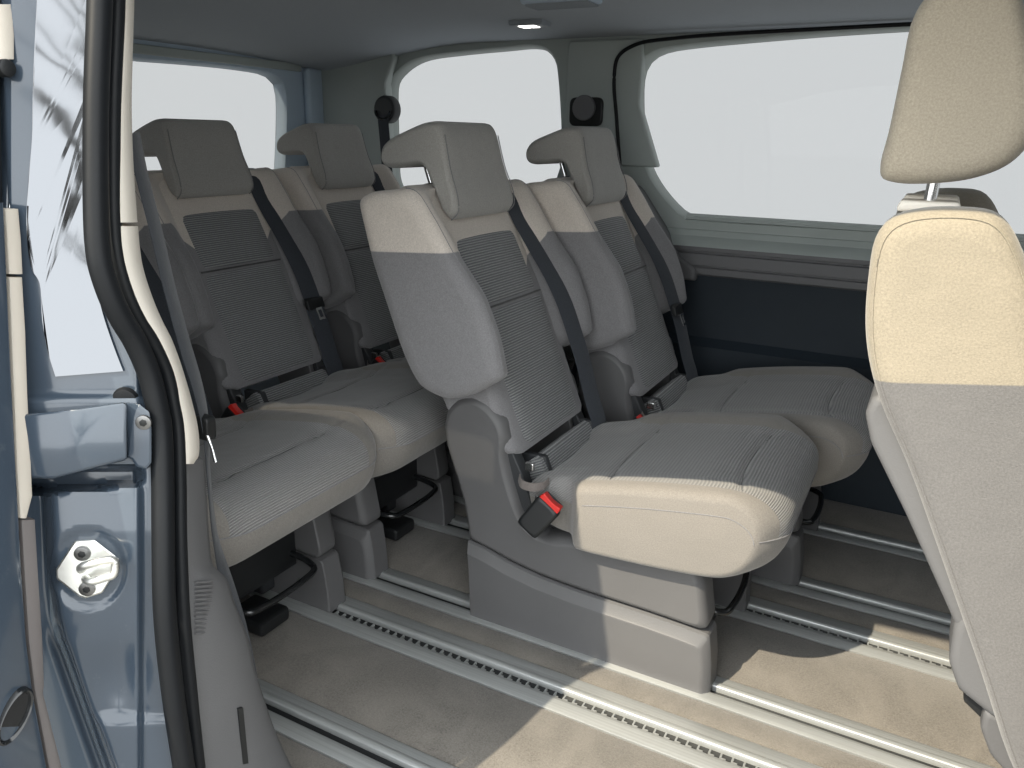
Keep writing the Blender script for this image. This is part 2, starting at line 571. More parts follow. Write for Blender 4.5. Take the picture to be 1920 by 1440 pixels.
def glass_mat():
    m = bpy.data.materials.new('tinted_glass'); m.use_nodes = True
    t = m.node_tree; t.nodes.clear()
    o = t.nodes.new('ShaderNodeOutputMaterial'); mx = t.nodes.new('ShaderNodeMixShader')
    tr = t.nodes.new('ShaderNodeBsdfTransparent'); tr.inputs[0].default_value = (0.3925, 0.3925, 0.3915, 1)
    gl = t.nodes.new('ShaderNodeBsdfGlossy'); gl.inputs['Roughness'].default_value = 0.02
    mx.inputs[0].default_value = 0.004
    t.links.new(tr.outputs[0], mx.inputs[1]); t.links.new(gl.outputs[0], mx.inputs[2]); t.links.new(mx.outputs[0], o.inputs[0])
    return m
M['glass'] = glass_mat()


def lamp_mat():
    nt = NT('lamp_lens')
    return nt.out((0.9, 0.9, 0.88), 0.3, None, **{'Emission Color': (1.0, 0.98, 0.92, 1), 'Emission Strength': 2.2})
M['lamp'] = lamp_mat()

# ------------------------------------------------------------------ floor, rails
X0, X1 = -2.30, 1.30
RAILS = [('a', 0.914, 0.092, False), ('b', 1.235, 0.112, True), ('c', 1.404, 0.092, False),
         ('d', 1.744, 0.110, True), ('e', 1.918, 0.092, False), ('f', 2.268, 0.092, False)]
floor = struct(MB().box((X0, 0.74, -0.06), (X1, 2.56, -0.035)).obj('floor', M['black']))
ys = [0.80] + sum([[y - w / 2, y + w / 2] for _, y, w, _ in RAILS], []) + [2.55]
for a, b in zip(ys[0::2], ys[1::2]):
    nx = 60
    mb = MB()
    rings = []
    for i in range(nx + 1):
        x = lerp(X0, X1, i / nx)
        za, zb = (0.0015 * noise.noise(Vector((x * 9, a * 7, 0))) for a in (a, b))
        rings.append([(x, a + 0.001, -0.034), (x, a + 0.001, -0.003 + za), (x, a + 0.006, 0.0006 + za), (x, (a + b) / 2, 0.001),
                      (x, b - 0.006, 0.0006 + zb), (x, b - 0.001, -0.003 + zb), (x, b - 0.001, -0.034)])
    mb.rings(rings)
    mb.obj('carpet', M['carpet'], floor)

def build_rail(yc, w, toothed):
    hw = w / 2
    s0, s1 = (-0.017, 0.008) if toothed else (-0.013, 0.006)
    near = [(-hw, -0.03), (s0, -0.03), (s0, 0.0015), (s0 - 0.002, 0.0035), (s0 - 0.010, 0.0035), (-hw + 0.004, 0.0030), (-hw, 0.0012)]
    lip = [(s1 + 0.0085 + 0.0085 * math.cos(t), 0.0032 + 0.0040 * math.sin(t)) for t in [PI * k / 8 for k in range(9)]]
    far = [(hw, -0.03), (hw, 0.0012), (hw - 0.004, 0.0032)] + [(s1 + 0.019, 0.0032)] + lip + [(s1, -0.03)]
    r = MB().extr_x([(yc + a, b) for a, b in near], X0, X1).obj('floor_rail', M['aluminium'], floor, sharp=50)
    MB().extr_x([(yc + a, b) for a, b in far], X0, X1).obj('rail_lip', M['aluminium'], r, sharp=50)
    MB().box((X0, yc + s0 + 0.0004, -0.030), (X1, yc + s1 - 0.0004, -0.0075)).obj('rail_slot_shade', M['black'], r)  # black filler close under the surface draws the slot's shade
    if toothed:
        mb = MB()
        prof = [(0.0, 0.0), (0.0, 0.0150), (0.0035, 0.0150), (0.0035, 0.0040), (0.0115, 0.0040), (0.0115, 0.0)]
        mb.rings([[(p[0], p[1], z) for p in prof] for z in (-0.006, 0.0)])
        first = None
        x = -1.25 if yc < 1.5 else -0.35
        while x < X1 - 0.02:
            if first is None:
                o = first = mb.obj('tooth', M['aluminium'], r, sharp=30)
            else:
                o = first.copy(); C.objects.link(o); o.parent = r
            o.location = (x, yc + s0 + 0.0005, 0.0012)
            x += 0.0215
for _, y, w, t in RAILS:
    build_rail(y, w, t)

# ------------------------------------------------------------------ headliner
def ceil_z(x, y):
    z = 1.445 - 0.035 * (abs(y - 1.61) / 0.93) ** 3.2
    z -= 0.085 * smooth(-1.45, -2.25, x) ** 1.4
    return z
mb = MB()
rings = []
for i in range(49):
    x = lerp(-2.27, X1, i / 48)
    rings.append([(x, y, ceil_z(x, y)) for y in [lerp(0.66, 2.56, k / 40) for k in range(41)]])
mb.rings(rings, closed=False)
rings2 = [[(-2.27 + (X1 + 2.27) * i / 2, y, 1.62) for y in (0.60, 2.62)] for i in range(3)]
ceiling = struct(mb.obj('ceiling', M['headliner']))
MB().box((X0 - 0.02, 0.60, 1.50), (X1, 2.64, 1.53)).obj('roof_skin', M['paint'], ceiling)
# reading lamp
def on_ceiling(px):
    z = 1.43
    for _ in range(8):
        p = at(px, 2, z - 0.013); z = 0.5 * z + 0.5 * ceil_z(p.x, p.y)
    return p.x, p.y
lx, ly = on_ceiling((995, 50))
lz = ceil_z(lx, ly)
lamp = MB().box((lx - 0.060, ly - 0.036, lz - 0.012), (lx + 0.055, ly + 0.034, lz + 0.010), 0.006).obj('lamp_housing', M['headliner'], ceiling)
for dx in (-0.021, 0.009):
    MB().box((lx + dx - 0.012, ly - 0.022, lz - 0.0145), (lx + dx + 0.013, ly + 0.022, lz - 0.011), 0.0012).obj('lamp_lens', M['lamp'], lamp)
# air outlet
vx, vy = on_ceiling((1052, 10))
vent = MB().box((vx - 0.10, vy - 0.045, ceil_z(vx, vy) - 0.010), (vx + 0.10, vy + 0.045, ceil_z(vx, vy) + 0.012), 0.005).obj('air_outlet', M['rear_trim'], ceiling)
for k in range(6):
    yy = vy - 0.034 + k * 0.0136
    MB().add([(vx - 0.09, yy, ceil_z(vx, vy) - 0.0105), (vx + 0.09, yy, ceil_z(vx, vy) - 0.0105), (vx + 0.09, yy + 0.006, ceil_z(vx, vy) - 0.016), (vx - 0.09, yy + 0.006, ceil_z(vx, vy) - 0.016),
              (vx - 0.09, yy + 0.008, ceil_z(vx, vy) - 0.0105), (vx + 0.09, yy + 0.008, ceil_z(vx, vy) - 0.0105)],
             [(0, 1, 2, 3), (3, 2, 5, 4), (0, 3, 4), (1, 5, 2)]).obj('slat', M['headliner'], vent, smooth_shade=False)
MB().box((-2.235, 0.95, 1.318), (-2.222, 2.42, 1.346), 0.004).obj('rear_header', M['wall_trim'], ceiling)

# ------------------------------------------------------------------ far side wall
YW = 2.545
def side(a, b, d): return (a, YW + d, b)
YG = YW + 0.052
def gpx(p): q = at(p, 1, YG); return (q.x, q.z)
front_pane = uniform(catmull([gpx(p) for p in [(1296, 406), (1262, 372), (1232, 330), (1215, 285), (1209, 220), (1208, 160), (1214, 122), (1238, 103), (1290, 93), (1400, 82), (1560, 69), (1700, 60)]], 6, False) +
                     [Vector(p) for p in [(0.90, 1.405), (0.95, 1.39), (0.97, 1.35), (0.97, 0.92), (0.95, 0.876), (0.90, 0.866)]], 150)
rear_pane = uniform(catmull([gpx(p) for p in [(1062, 300), (1060, 229), (1055, 150), (1050, 118), (1038, 100), (1012, 92), (960, 96), (865, 105), (800, 115), (772, 130), (747, 155)]], 5, False) + [Vector(p) for p in [(-1.905, 1.20), (-1.905, 0.93), (-1.887, 0.887), (-1.84, 0.87), (-1.27, 0.87), (-1.228, 0.887), (-1.212, 0.93)]], 110)
front_open = inset1(front_pane, -0.010)
rear_open = inset1(rear_pane, -0.010)
outer = [(X0, 0.82), (X1, 0.82), (X1, 1.43), (X0, 1.43)]
outer = resample(outer, 0.12)
far_wall = struct(sheet_with_holes(outer, [front_open, rear_open], 0.055, side, 'wall_left', M['wall_trim'], None, 0.010))
for op in (front_open, rear_open):
    g = inset1(op, -0.004)
    MB().add([(p[0], YW + 0.052, p[1]) for p in g] + [(p[0], YW + 0.056, p[1]) for p in g] + mids([(p[0], YW + 0.052, p[1]) for p in g], [(p[0], YW + 0.056, p[1]) for p in g]),
             fan(len(g))).obj('window', M['glass'], far_wall, smooth_shade=False)
# waist trim: lip, recess, sloping ledge, grooved panel
waist = [(YW + 0.003, 0.822), (YW - 0.004, 0.818), (YW - 0.010, 0.800), (YW - 0.040, 0.776), (YW - 0.044, 0.770), (YW - 0.044, 0.757), (YW - 0.036, 0.754), (YW - 0.036, 0.750),
         (YW - 0.045, 0.747), (YW - 0.046, 0.712), (YW - 0.038, 0.709), (YW - 0.038, 0.706), (YW - 0.046, 0.703), (YW - 0.045, 0.684), (YW - 0.038, 0.678), (YW + 0.02, 0.678), (YW + 0.02, 0.822)]
i_ledge = [0, 1, 2, 3]
MB().extr_x(waist[:5] + [(YW + 0.02, 0.770), (YW + 0.02, 0.822)], -0.86, X1).obj('window_ledge', M['wall_trim'], far_wall, sharp=20)
MB().extr_x([(YW + 0.019, 0.769)] + waist[4:-1], -0.86, X1).obj('waist_panel', M['wall_trim_dark'], far_wall, sharp=20)
MB().extr_x([(YW + 0.002, 0.87), (YW - 0.012, 0.862), (YW - 0.014, 0.852), (YW + 0.002, 0.848)], -0.72, X1).obj('window_sill', M['wall_trim'], far_wall, sharp=20)
# dark lower pillar trim, its front edge running down under the window corner
pp = fillet([(-1.20, 0.66), (-0.66, 0.66), (-0.66, 0.70), (-0.718, 0.735), (-0.862, 0.925), (-0.885, 0.95), (-1.20, 0.95)], [0, 0, 0.02, 0.05, 0.05, 0.02, 0], 5)
MB().pad(resample(pp, 0.03), YW - 0.056, YW + 0.02, 0.010).obj('pillar_trim', M['wall_trim_dark'], far_wall)
pp = resample(fillet([(-1.16, 1.010), (-0.825, 1.010), (-0.900, 1.20), (-0.90, 1.40), (-1.16, 1.40)], [0.004, 0.004, 0.05, 0.01, 0.01], 4), 0.03)
MB().pad(pp, YW - 0.022, YW + 0.02, 0.008).obj('pillar_trim', M['wall_trim'], far_wall)
# dark lower side panel with a pulled-out pocket line
low = [(YW + 0.02, 0.0), (YW - 0.055, 0.0), (YW - 0.06, 0.10), (YW - 0.05, 0.30), (YW - 0.048, 0.445), (YW - 0.020, 0.470), (YW - 0.018, 0.60), (YW - 0.026, 0.676), (YW + 0.02, 0.676)]
MB().extr_x(low, X0, X1).obj('lower_panel', M['wall_dark'], far_wall, sharp=25)
# rear quarter waist
MB().extr_x([(YW + 0.02, 0.676), (YW - 0.03, 0.676), (YW - 0.035, 0.75), (YW - 0.010, 0.825), (YW + 0.02, 0.825)], X0, -1.205).obj('quarter_panel', M['wall_trim_dark'], far_wall, sharp=25)
# door seal arching over the pillar into the roof edge
sp = [(-0.93, YW - 0.035, 0.80), (-0.945, YW - 0.035, 0.98), (-0.968, YW - 0.035, 1.15), (-0.985, YW - 0.036, 1.28), (-0.975, YW - 0.037, 1.345), (-0.92, YW - 0.040, 1.378), (-0.80, YW - 0.042, 1.392), (-0.3, YW - 0.042, 1.402), (0.4, YW - 0.042, 1.405), (1.04, YW - 0.042, 1.404)]
MB().tube(catmull(sp, 8, False), 0.0058, 10).obj('door_seal', M['rubber'], far_wall)
# belt guide sunk into the pillar between the side windows
g = MB().pad(fillet([(-1.14, 1.135), (-1.022, 1.135), (-1.022, 1.225), (-1.14, 1.225)], 0.022, 5), YW - 0.034, YW + 0.01, 0.004).obj('belt_guide', M['black'], far_wall)
MB().cyl((-1.085, YW - 0.032, 1.192), (0, -1, 0), 0.040, 0.014, 28).obj('guide_knob', M['wall_trim_dark'], g)
# D-pillar side trim with a rounded belt housing
pp = fillet([(-2.26, 0.80), (-1.895, 0.80), (-1.905, 1.28), (-1.86, 1.36), (-1.86, 1.42), (-2.26, 1.42)], 0.012, 3)
MB().pad(pp, YW - 0.03, YW + 0.02, 0.01).obj('rear_pillar_trim', M['wall_trim'], far_wall)
bg = thing('belt_anchor', 'black seat belt guide knob on the rear pillar beside the rear side window', 'belt guide', (-1.885, YW - 0.03, 1.185))
MB().cyl((0, 0.003, 0), (0, -1, 0), 0.050, 0.040, 28).obj('housing', M['dark_plastic'], bg)
MB().tube([(0.034 * math.cos(t) , -0.042, 0.030 * math.sin(t) - 0.005) for t in [PI * k / 12 + PI for k in range(13)]], 0.006, 8).obj('guide_loop', M['gloss_black'], bg)
MB().ribbon(catmull([(0.0, -0.044, -0.02), (0.012, -0.05, -0.12), (0.022, -0.05, -0.30), (0.03, -0.05, -0.52)], 4, False), (1, 0, 0), 0.048).obj('belt', M['webbing'], bg)
MB().cyl((0.066, -0.02, -0.175), (0.5, -1, 0.2), 0.020, 0.012, 16).obj('reel_cap', M['chrome'], bg)

# ------------------------------------------------------------------ rear wall with the tailgate window
XR = -2.245
def rear(a, b, d): return (XR - d, a, b)
def rpx(p): q = at(p, 0, XR - 0.046); return (q.y, q.z)
ro = inset1(uniform([Vector(p) for p in [(1.30, 1.318), (0.98, 1.30), (0.94, 1.25), (0.92, 0.80), (0.97, 0.74), (2.22, 0.74), (2.27, 0.80)]] + catmull([rpx(p) for p in [(514, 335), (518, 240), (517, 175), (511, 155), (494, 142), (450, 133), (380, 125), (250, 115)]], 5, False), 90), -0.008)
rear_wall = struct(sheet_with_holes(resample([(0.66, 0.0), (2.54, 0.0), (2.54, 1.40), (0.66, 1.40)], 0.15), [ro], 0.05, rear, 'wall_rear', M['rear_trim'], None, 0.008))
g = inset1(ro, -0.004)
MB().add([(XR - 0.046, p[0], p[1]) for p in g] + [(XR - 0.050, p[0], p[1]) for p in g] + mids([(XR - 0.046, p[0], p[1]) for p in g], [(XR - 0.050, p[0], p[1]) for p in g]),
         fan(len(g))).obj('window', M['glass'], rear_wall, smooth_shade=False)
MB().pad(fillet([(XR + 0.0, 0.80), (XR + 0.035, 0.80), (XR + 0.035, 1.335), (XR + 0.0, 1.335)], 0.012, 4), 2.44, 2.538, 0.015).obj('corner_trim', M['rear_trim'], rear_wall)

# ------------------------------------------------------------------ near side wall behind the door opening
YN = 0.675
def near(a, b, d): return (a, YN - d, b)
no = fillet([(-1.90, 0.86), (-1.10, 0.86), (-1.10, 1.35), (-1.86, 1.35)], 0.06, 6)
near_wall = struct(sheet_with_holes(resample([(X0, 0.0), (-0.97, 0.0), (-0.97, 1.43), (X0, 1.43)], 0.12), [resample(no, 0.05)], 0.05, near, 'wall_right', M['wall_trim'], None, 0.01))
g = inset(no, -0.01)
MB().add([(p[0], YN - 0.046, p[1]) for p in g] + [(p[0], YN - 0.050, p[1]) for p in g] + mids([(p[0], YN - 0.046, p[1]) for p in g], [(p[0], YN - 0.050, p[1]) for p in g]),
         fan(len(g))).obj('window', M['glass'], near_wall, smooth_shade=False)
# roof side rail over the opening, its rear corner rounded
hp = []
for k in range(41):
    x = lerp(-0.98, X1, k / 40)
    hp.append((x, interp([(-0.98, 1.27), (-0.88, 1.275), (-0.84, 1.285), (-0.76, 1.305), (-0.66, 1.333), (-0.54, 1.352), (-0.35, 1.370), (-0.15, 1.380), (1.1, 1.384)], x)))
rings = [[(x, 0.71, z + 0.012), (x, 0.70, z), (x, 0.665, z + 0.002), (x, 0.645, z + 0.02), (x, 0.64, 1.50), (x, 0.72, 1.50), (x, 0.72, z + 0.03)] for x, z in hp]
MB().rings(rings).obj('roof_rail', M['paint'], near_wall)

struct(MB().box((X1, 0.66, -0.06), (X1 + 0.05, 2.56, 0.80)).obj('wall_front', M['wall_dark']))  # unseen cabin front, added to hold back light from ahead
wf = bpy.data.objects['wall_front']
MB().add([(X1 + 0.02, 0.66, 0.80), (X1 + 0.02, 2.56, 0.80), (X1 + 0.02, 2.56, 1.46), (X1 + 0.02, 0.66, 1.46), (X1 + 0.024, 0.66, 0.80), (X1 + 0.024, 2.56, 0.80), (X1 + 0.024, 2.56, 1.46), (X1 + 0.024, 0.66, 1.46)], [(0, 1, 2, 3), (7, 6, 5, 4)]).obj('window', M['glass'], wf, smooth_shade=False)  # unseen windscreen, tinted to dim the light entering there
MB().box((0.22, 0.60, -0.10), (0.40, 0.69, 1.42), 0.02).obj('front_pillar', M['paint'], near_wall)  # unseen pillar, put in to narrow the light through the opening
fd = MB().box((0.41, 0.60, -0.10), (X1 + 0.05, 0.66, 0.86), 0.01).obj('front_door_panel', M['wall_trim_dark'], near_wall)  # unseen front door, put in to cut light from that side
MB().add([(0.42, 0.63, 0.86), (X1, 0.63, 0.86), (X1, 0.66, 1.42), (0.42, 0.66, 1.42), (0.42, 0.634, 0.86), (X1, 0.634, 0.86), (X1, 0.664, 1.42), (0.42, 0.664, 1.42)], [(0, 1, 2, 3), (7, 6, 5, 4)]).obj('door_window', M['glass'], fd, smooth_shade=False)
def ground_mat():
    nt = NT('paving'); vec = nt.obj()
    c = nt.mix(nt.noise(vec, 40, 6), (0.13, 0.128, 0.122), (0.21, 0.205, 0.195))
    return nt.out(c, 0.9, nt.bump(nt.noise(vec, 90, 4), 0.5, 0.004))
g = struct(MB().add([(-60, -90, -0.52), (60, -90, -0.52), (60, 3.0, -0.52), (-60, 3.0, -0.52)], [(0, 1, 2, 3)]).obj('ground', ground_mat(), smooth_shade=False))

# ------------------------------------------------------------------ seats
SX = 0.55           # profiles below are measured with the seat front about 0.55 m ahead of the origin
def L(pts): return [(p[0] + SX, p[1]) for p in pts]

CORE_FRONT = [(0.395, -0.706), (0.43, -0.722), (0.56, -0.776), (0.732, -0.846), (0.887, -0.924), (0.96, -0.962), (0.985, -0.985)]   # z, x
def core_x(z): return interp(CORE_FRONT, z) + SX

def build_cushion(t):
    prof = catmull(L([(-0.69, 0.315), (-0.64, 0.282), (-0.55, 0.274), (-0.45, 0.277), (-0.36, 0.283), (-0.28, 0.292), (-0.225, 0.303), (-0.180, 0.326), (-0.155, 0.362), (-0.147, 0.400),
                      (-0.150, 0.436), (-0.178, 0.460), (-0.25, 0.464), (-0.36, 0.451), (-0.48, 0.430), (-0.60, 0.402), (-0.675, 0.378), (-0.70, 0.350)]), 6)
    prof = uniform(prof, 120)
    n = len(prof)
    def ring(y, k):
        p = inset(prof, 0.018 * k) if k > 0 else prof
        ay, out = abs(y), []
        for q in p:
            top = smooth(-0.02, 0.012, q[1] - interp([(-0.15, 0.33), (0.20, 0.40), (0.40, 0.425)], q[0]))
            dz = (0.012 if y < 0 else 0.022) * smooth(0.13, 0.20, ay) * top * smooth(0.40, 0.30, q[0]) - 0.004 * smooth(0.12, 0.0, ay) * top
            dx = -0.036 * smooth(0.15, 0.25, ay) ** 2 * smooth(0.25, 0.40, q[0])
            for cx in (0.022, 0.285):          # sewn creases across the seat
                dz -= 0.0065 * math.exp(-((q[0] - cx - 0.025 * (ay / 0.2) ** 2) / 0.0065) ** 2) * top * smooth(0.215, 0.19, ay)
            yy = y * (1 - 0.235 * smooth(0.000, -0.045, q[0]))      # flanks cut back beside the buckles
            out.append(Vector((q[0] + dx, yy, q[1] + dz)))
        return out
    st = [(-0.250, 1.0), (-0.2495, 0.88), (-0.248, 0.66), (-0.2445, 0.40), (-0.238, 0.17), (-0.229, 0.04), (-0.218, 0.0), (-0.205, 0.0), (-0.196, 0.0)]
    ysn = st + [(lerp(-0.185, 0.185, i / 18), 0.0) for i in range(19)] + [(-s, k) for s, k in reversed(st)]
    cu = MB().rings([ring(y, k) for y, k in ysn], strip=True).obj('cushion', M['cushion'], t)
    for cx in (0.022, 0.285):
        line = []
        for i in range(25):
            y = lerp(-0.205, 0.160, i / 24); x = cx + 0.025 * (abs(y) / 0.2) ** 2
            c = [p for p in ring(y, 0.0) if p.z > 0.36]
            c.sort(key=lambda p: abs(p.x - x))
            a, b = c[0], c[1]
            line.append(Vector((x, y, min(a.z, b.z) + 0.0004)))
        MB().tube(line, 0.0009, 6).obj('seam', M['dark_thread'], cu)
    # piping under the top pad: along both flanks and over the nose, lying on the cover
    def drop(r, z): return None
    for s in (-1, 1):
        r = ring(s * 0.2495, 0.88)
        up = [p for p in r if p.z > interp([(-0.05, 0.372), (0.20, 0.402), (0.42, 0.416)], p.x) and p.x > 0.005]
        up.sort(key=lambda p: p.x)
        line = [Vector((p.x, s * 0.2502, p.z - 0.026)) for p in up if p.x < 0.375]
        MB().tube(line, 0.0011, 6).obj('seam', M['grey_fabric'], cu)
    nose = []
    for i in range(33):
        y = lerp(-0.246, 0.246, i / 32)
        ks = interp([(0.0, 0.0), (0.218, 0.0), (0.229, 0.04), (0.238, 0.17), (0.2445, 0.40), (0.248, 0.66)], abs(y))
        r = ring(y, ks)
        nose.append(max((p for p in r if abs(p.z - 0.400) < 0.02), key=lambda p: p.x - 4 * abs(p.z - 0.398)))
    MB().tube([Vector((p.x + 0.0004, p.y, 0.398)) for p in nose], 0.0012, 6).obj('seam', M['grey_fabric'], cu)
    return cu

def build_backrest(t):
    # padded core
    fr = [(core_x(z), z) for z in (0.432, 0.46, 0.56, 0.65, 0.732, 0.81, 0.887, 0.945)]
    prof = catmull([(core_x(0.425) - 0.025, 0.424)] + fr + L([(-0.985, 0.985), (-1.03, 0.992), (-1.065, 0.965), (-1.06, 0.90), (-1.01, 0.76), (-0.955, 0.60), (-0.90, 0.48), (-0.86, 0.435), (-0.80, 0.420)]), 4)
    prof = uniform(prof, 130)
    rings = []
    st = [(-0.195, 1.0), (-0.193, 0.75), (-0.187, 0.45), (-0.177, 0.2), (-0.160, 0.0)]
    for y, k in st + [(lerp(-0.14, 0.14, i / 10), 0) for i in range(11)] + [(-y, k) for y, k in reversed(st)]:
        rings.append([(q[0], y, q[1]) for q in (inset(prof, 0.020 * k) if k else prof)])
    back = MB().rings(rings).obj('backrest', M['seat_cover'], t)
    # side wings: outline of the padded flank, its front edge leading back to the middle panel
    wing = fillet(L([(-1.094, 0.965), (-1.060, 0.982), (-0.945, 0.997), (-0.895, 0.930), (-0.850, 0.862), (-0.788, 0.785), (-0.752, 0.705), (-0.733, 0.622), (-0.800, 0.577),
                     (-0.868, 0.549), (-0.945, 0.570), (-0.985, 0.640), (-1.060, 0.835)]), [0.03, 0.08, 0.05, 0.3, 0.3, 0.12, 0.3, 0.018, 0.10, 0.10, 0.07, 0.3, 0.3], 6)
    wing = uniform(wing, 130)
    for s in (-1, 1):
        rings = []
        for y, ins, k in ((0.2560, 0.030, 0), (0.2555, 0.024, 0), (0.2535, 0.015, 0), (0.249, 0.007, 0), (0.242, 0.002, 0), (0.232, 0.0, 0), (0.218, 0.0005, 0), (0.204, 0.004, 0.10), (0.190, 0.004, 0.36), (0.172, 0.004, 0.72), (0.155, 0.004, 0.97), (0.135, 0.004, 1.12)):
            ring = []
            p = inset(wing, ins)
            for q in p:
                x, z = q
                xf = core_x(z) if z < 0.96 else core_x(0.96)
                if k > 0 and x > xf:
                    x = lerp(x, xf - 0.003, k)
                if k > 0 and z < 0.62:
                    z = lerp(z, max(z, 0.60), min(k, 1) * 0.6)
                ring.append((x, s * y, z))
            rings.append(ring)
        w = MB().rings(rings).obj('side_wing', M['seat_cover'], t)
        seam = [p for p in inset(wing, 0.0006)]
        i0 = 8; seg = [q for q in seam if q[0] > -0.42 and q[1] > 0.63]
        seg.sort(key=lambda q: -q[1])
        MB().tube([(q[0] - 0.001, s * 0.2365, q[1]) for q in seg], 0.0013, 5).obj('seam', M['grey_fabric'], w)
    # corded middle panel in two pads, a crease between them
    def pad(z0, z1, rt, rb, name, hw=0.140, bulge=0.006):
        rings = []
        zs = [lerp(z0, z1, i / 14) for i in range(15)]
        mb = MB(); n = 16
        for i, z in enumerate(zs):
            d0, d1 = (z - z0), (z1 - z)
            half = hw
            if d1 < rt: half = hw - rt + math.sqrt(max(0, rt * rt - (rt - d1) ** 2))
            if d0 < rb: half = min(half, hw - rb + math.sqrt(max(0, rb * rb - (rb - d0) ** 2)))
            e = smooth(0, 0.018, d0) * smooth(0, 0.018, d1)
            ring = []
            for j in range(n + 1):
                y = lerp(-half, half, j / n)
                ey = smooth(0, 0.018, half - abs(y))
                ring.append((core_x(z) - 0.004 + (0.0075 + bulge * (1 - (y / hw) ** 2)) * e * ey, y, z))
            rings.append(ring)
        mb.rings(rings, closed=False)
        return mb.obj(name, M['ribbed_back'], t)
    pad(0.735, 0.886, 0.020, 0.004, 'upper_panel')
    pad(0.430, 0.733, 0.004, 0.030, 'lower_panel', 0.150)
    MB().tube([(core_x(0.734) + 0.0015, lerp(-0.146, 0.146, i / 10), 0.734) for i in range(11)], 0.0028, 6).obj('crease_shade', M['dark_thread'], back)  # dark tube draws the shade in the gap between the pads
    # fixed strip between backrest and cushion, with its plastic end
    rings = []
    for y in [lerp(-0.13, 0.15, i / 8) for i in range(9)]:
        rings.append([(-0.185, y, 0.30), (-0.110, y, 0.330), (-0.128, y, 0.375), (-0.146, y, 0.408), (-0.160, y, 0.411), (-0.22, y, 0.36)])
    MB().rings(rings).obj('back_foot_strip', M['ribbed_back'], t, sharp=25)
    for s in (-1, 1):
        MB().pad(fillet([(-0.21, 0.30), (-0.105, 0.322), (-0.142, 0.412), (-0.21, 0.41)], 0.006, 3), s * 0.134 + 0.018, s * 0.134 + 0.034, 0.003).obj('strip_end', M['dark_plastic'], t)
    return back

def build_headrest(t):
    prof = catmull(L([(-1.122, 1.036), (-1.126, 1.060), (-1.112, 1.083), (-1.055, 1.109), (-1.000, 1.126), (-0.968, 1.124), (-0.952, 1.100), (-0.935, 1.03), (-0.913, 0.970), (-0.912, 0.940), (-0.930, 0.922), (-0.950, 0.932),
                      (-0.978, 0.982), (-0.999, 1.022), (-1.016, 1.035), (-1.060, 1.029), (-1.106, 1.026)]), 5)
    prof = [(q[0], q[1]) for q in prof]
    rings = []
    st = [(-0.124, 1.0), (-0.1235, 0.8), (-0.121, 0.55), (-0.116, 0.30), (-0.108, 0.10), (-0.096, 0.0)]
    for y, k in st + [(lerp(-0.08, 0.08, i / 8), 0) for i in range(9)] + [(-y, k) for y, k in reversed(st)]:
        p = inset(prof, 0.0145 * k) if k else prof
        ring = []
        for q in p:
            x, z = q
            yy = y * (1.0 + 0.10 * smooth(1.11, 0.94, z))
            # front face slightly hollow from side to side
            fx = smooth(-0.41, -0.385, x + 0.27 * (z - 1.05)) if x > -0.46 else 0
            ring.append((x - 0.006 * fx * (1 - (y / 0.124) ** 2), yy, z))
        rings.append(ring)
    h = MB().rings(rings).obj('headrest', M['headrest_beige_shade'], t)
    for s in (-1, 1):
        pts = [(-0.952, 1.100), (-0.935, 1.03), (-0.913, 0.970), (-0.912, 0.940), (-0.930, 0.922)]
        MB().tube(catmull([(p[0] + SX - 0.0015, s * 0.1155 * (1.0 + 0.10 * smooth(1.11, 0.94, p[1])), p[1]) for p in pts], 6, False), 0.0013, 5).obj('seam', M['grey_fabric'], h)
    for s in (-1, 1):
        MB().tube([(-0.497, s * 0.062, 1.05), (-0.470, s * 0.062, 0.975)], 0.0062, 12).obj('post', M['chrome'], h)
        MB().cyl((-0.478, s * 0.062, 0.984), (-0.2, 0, 1), 0.015, 0.010, 18).obj('post_collar', M['dark_plastic'], h)
    return h

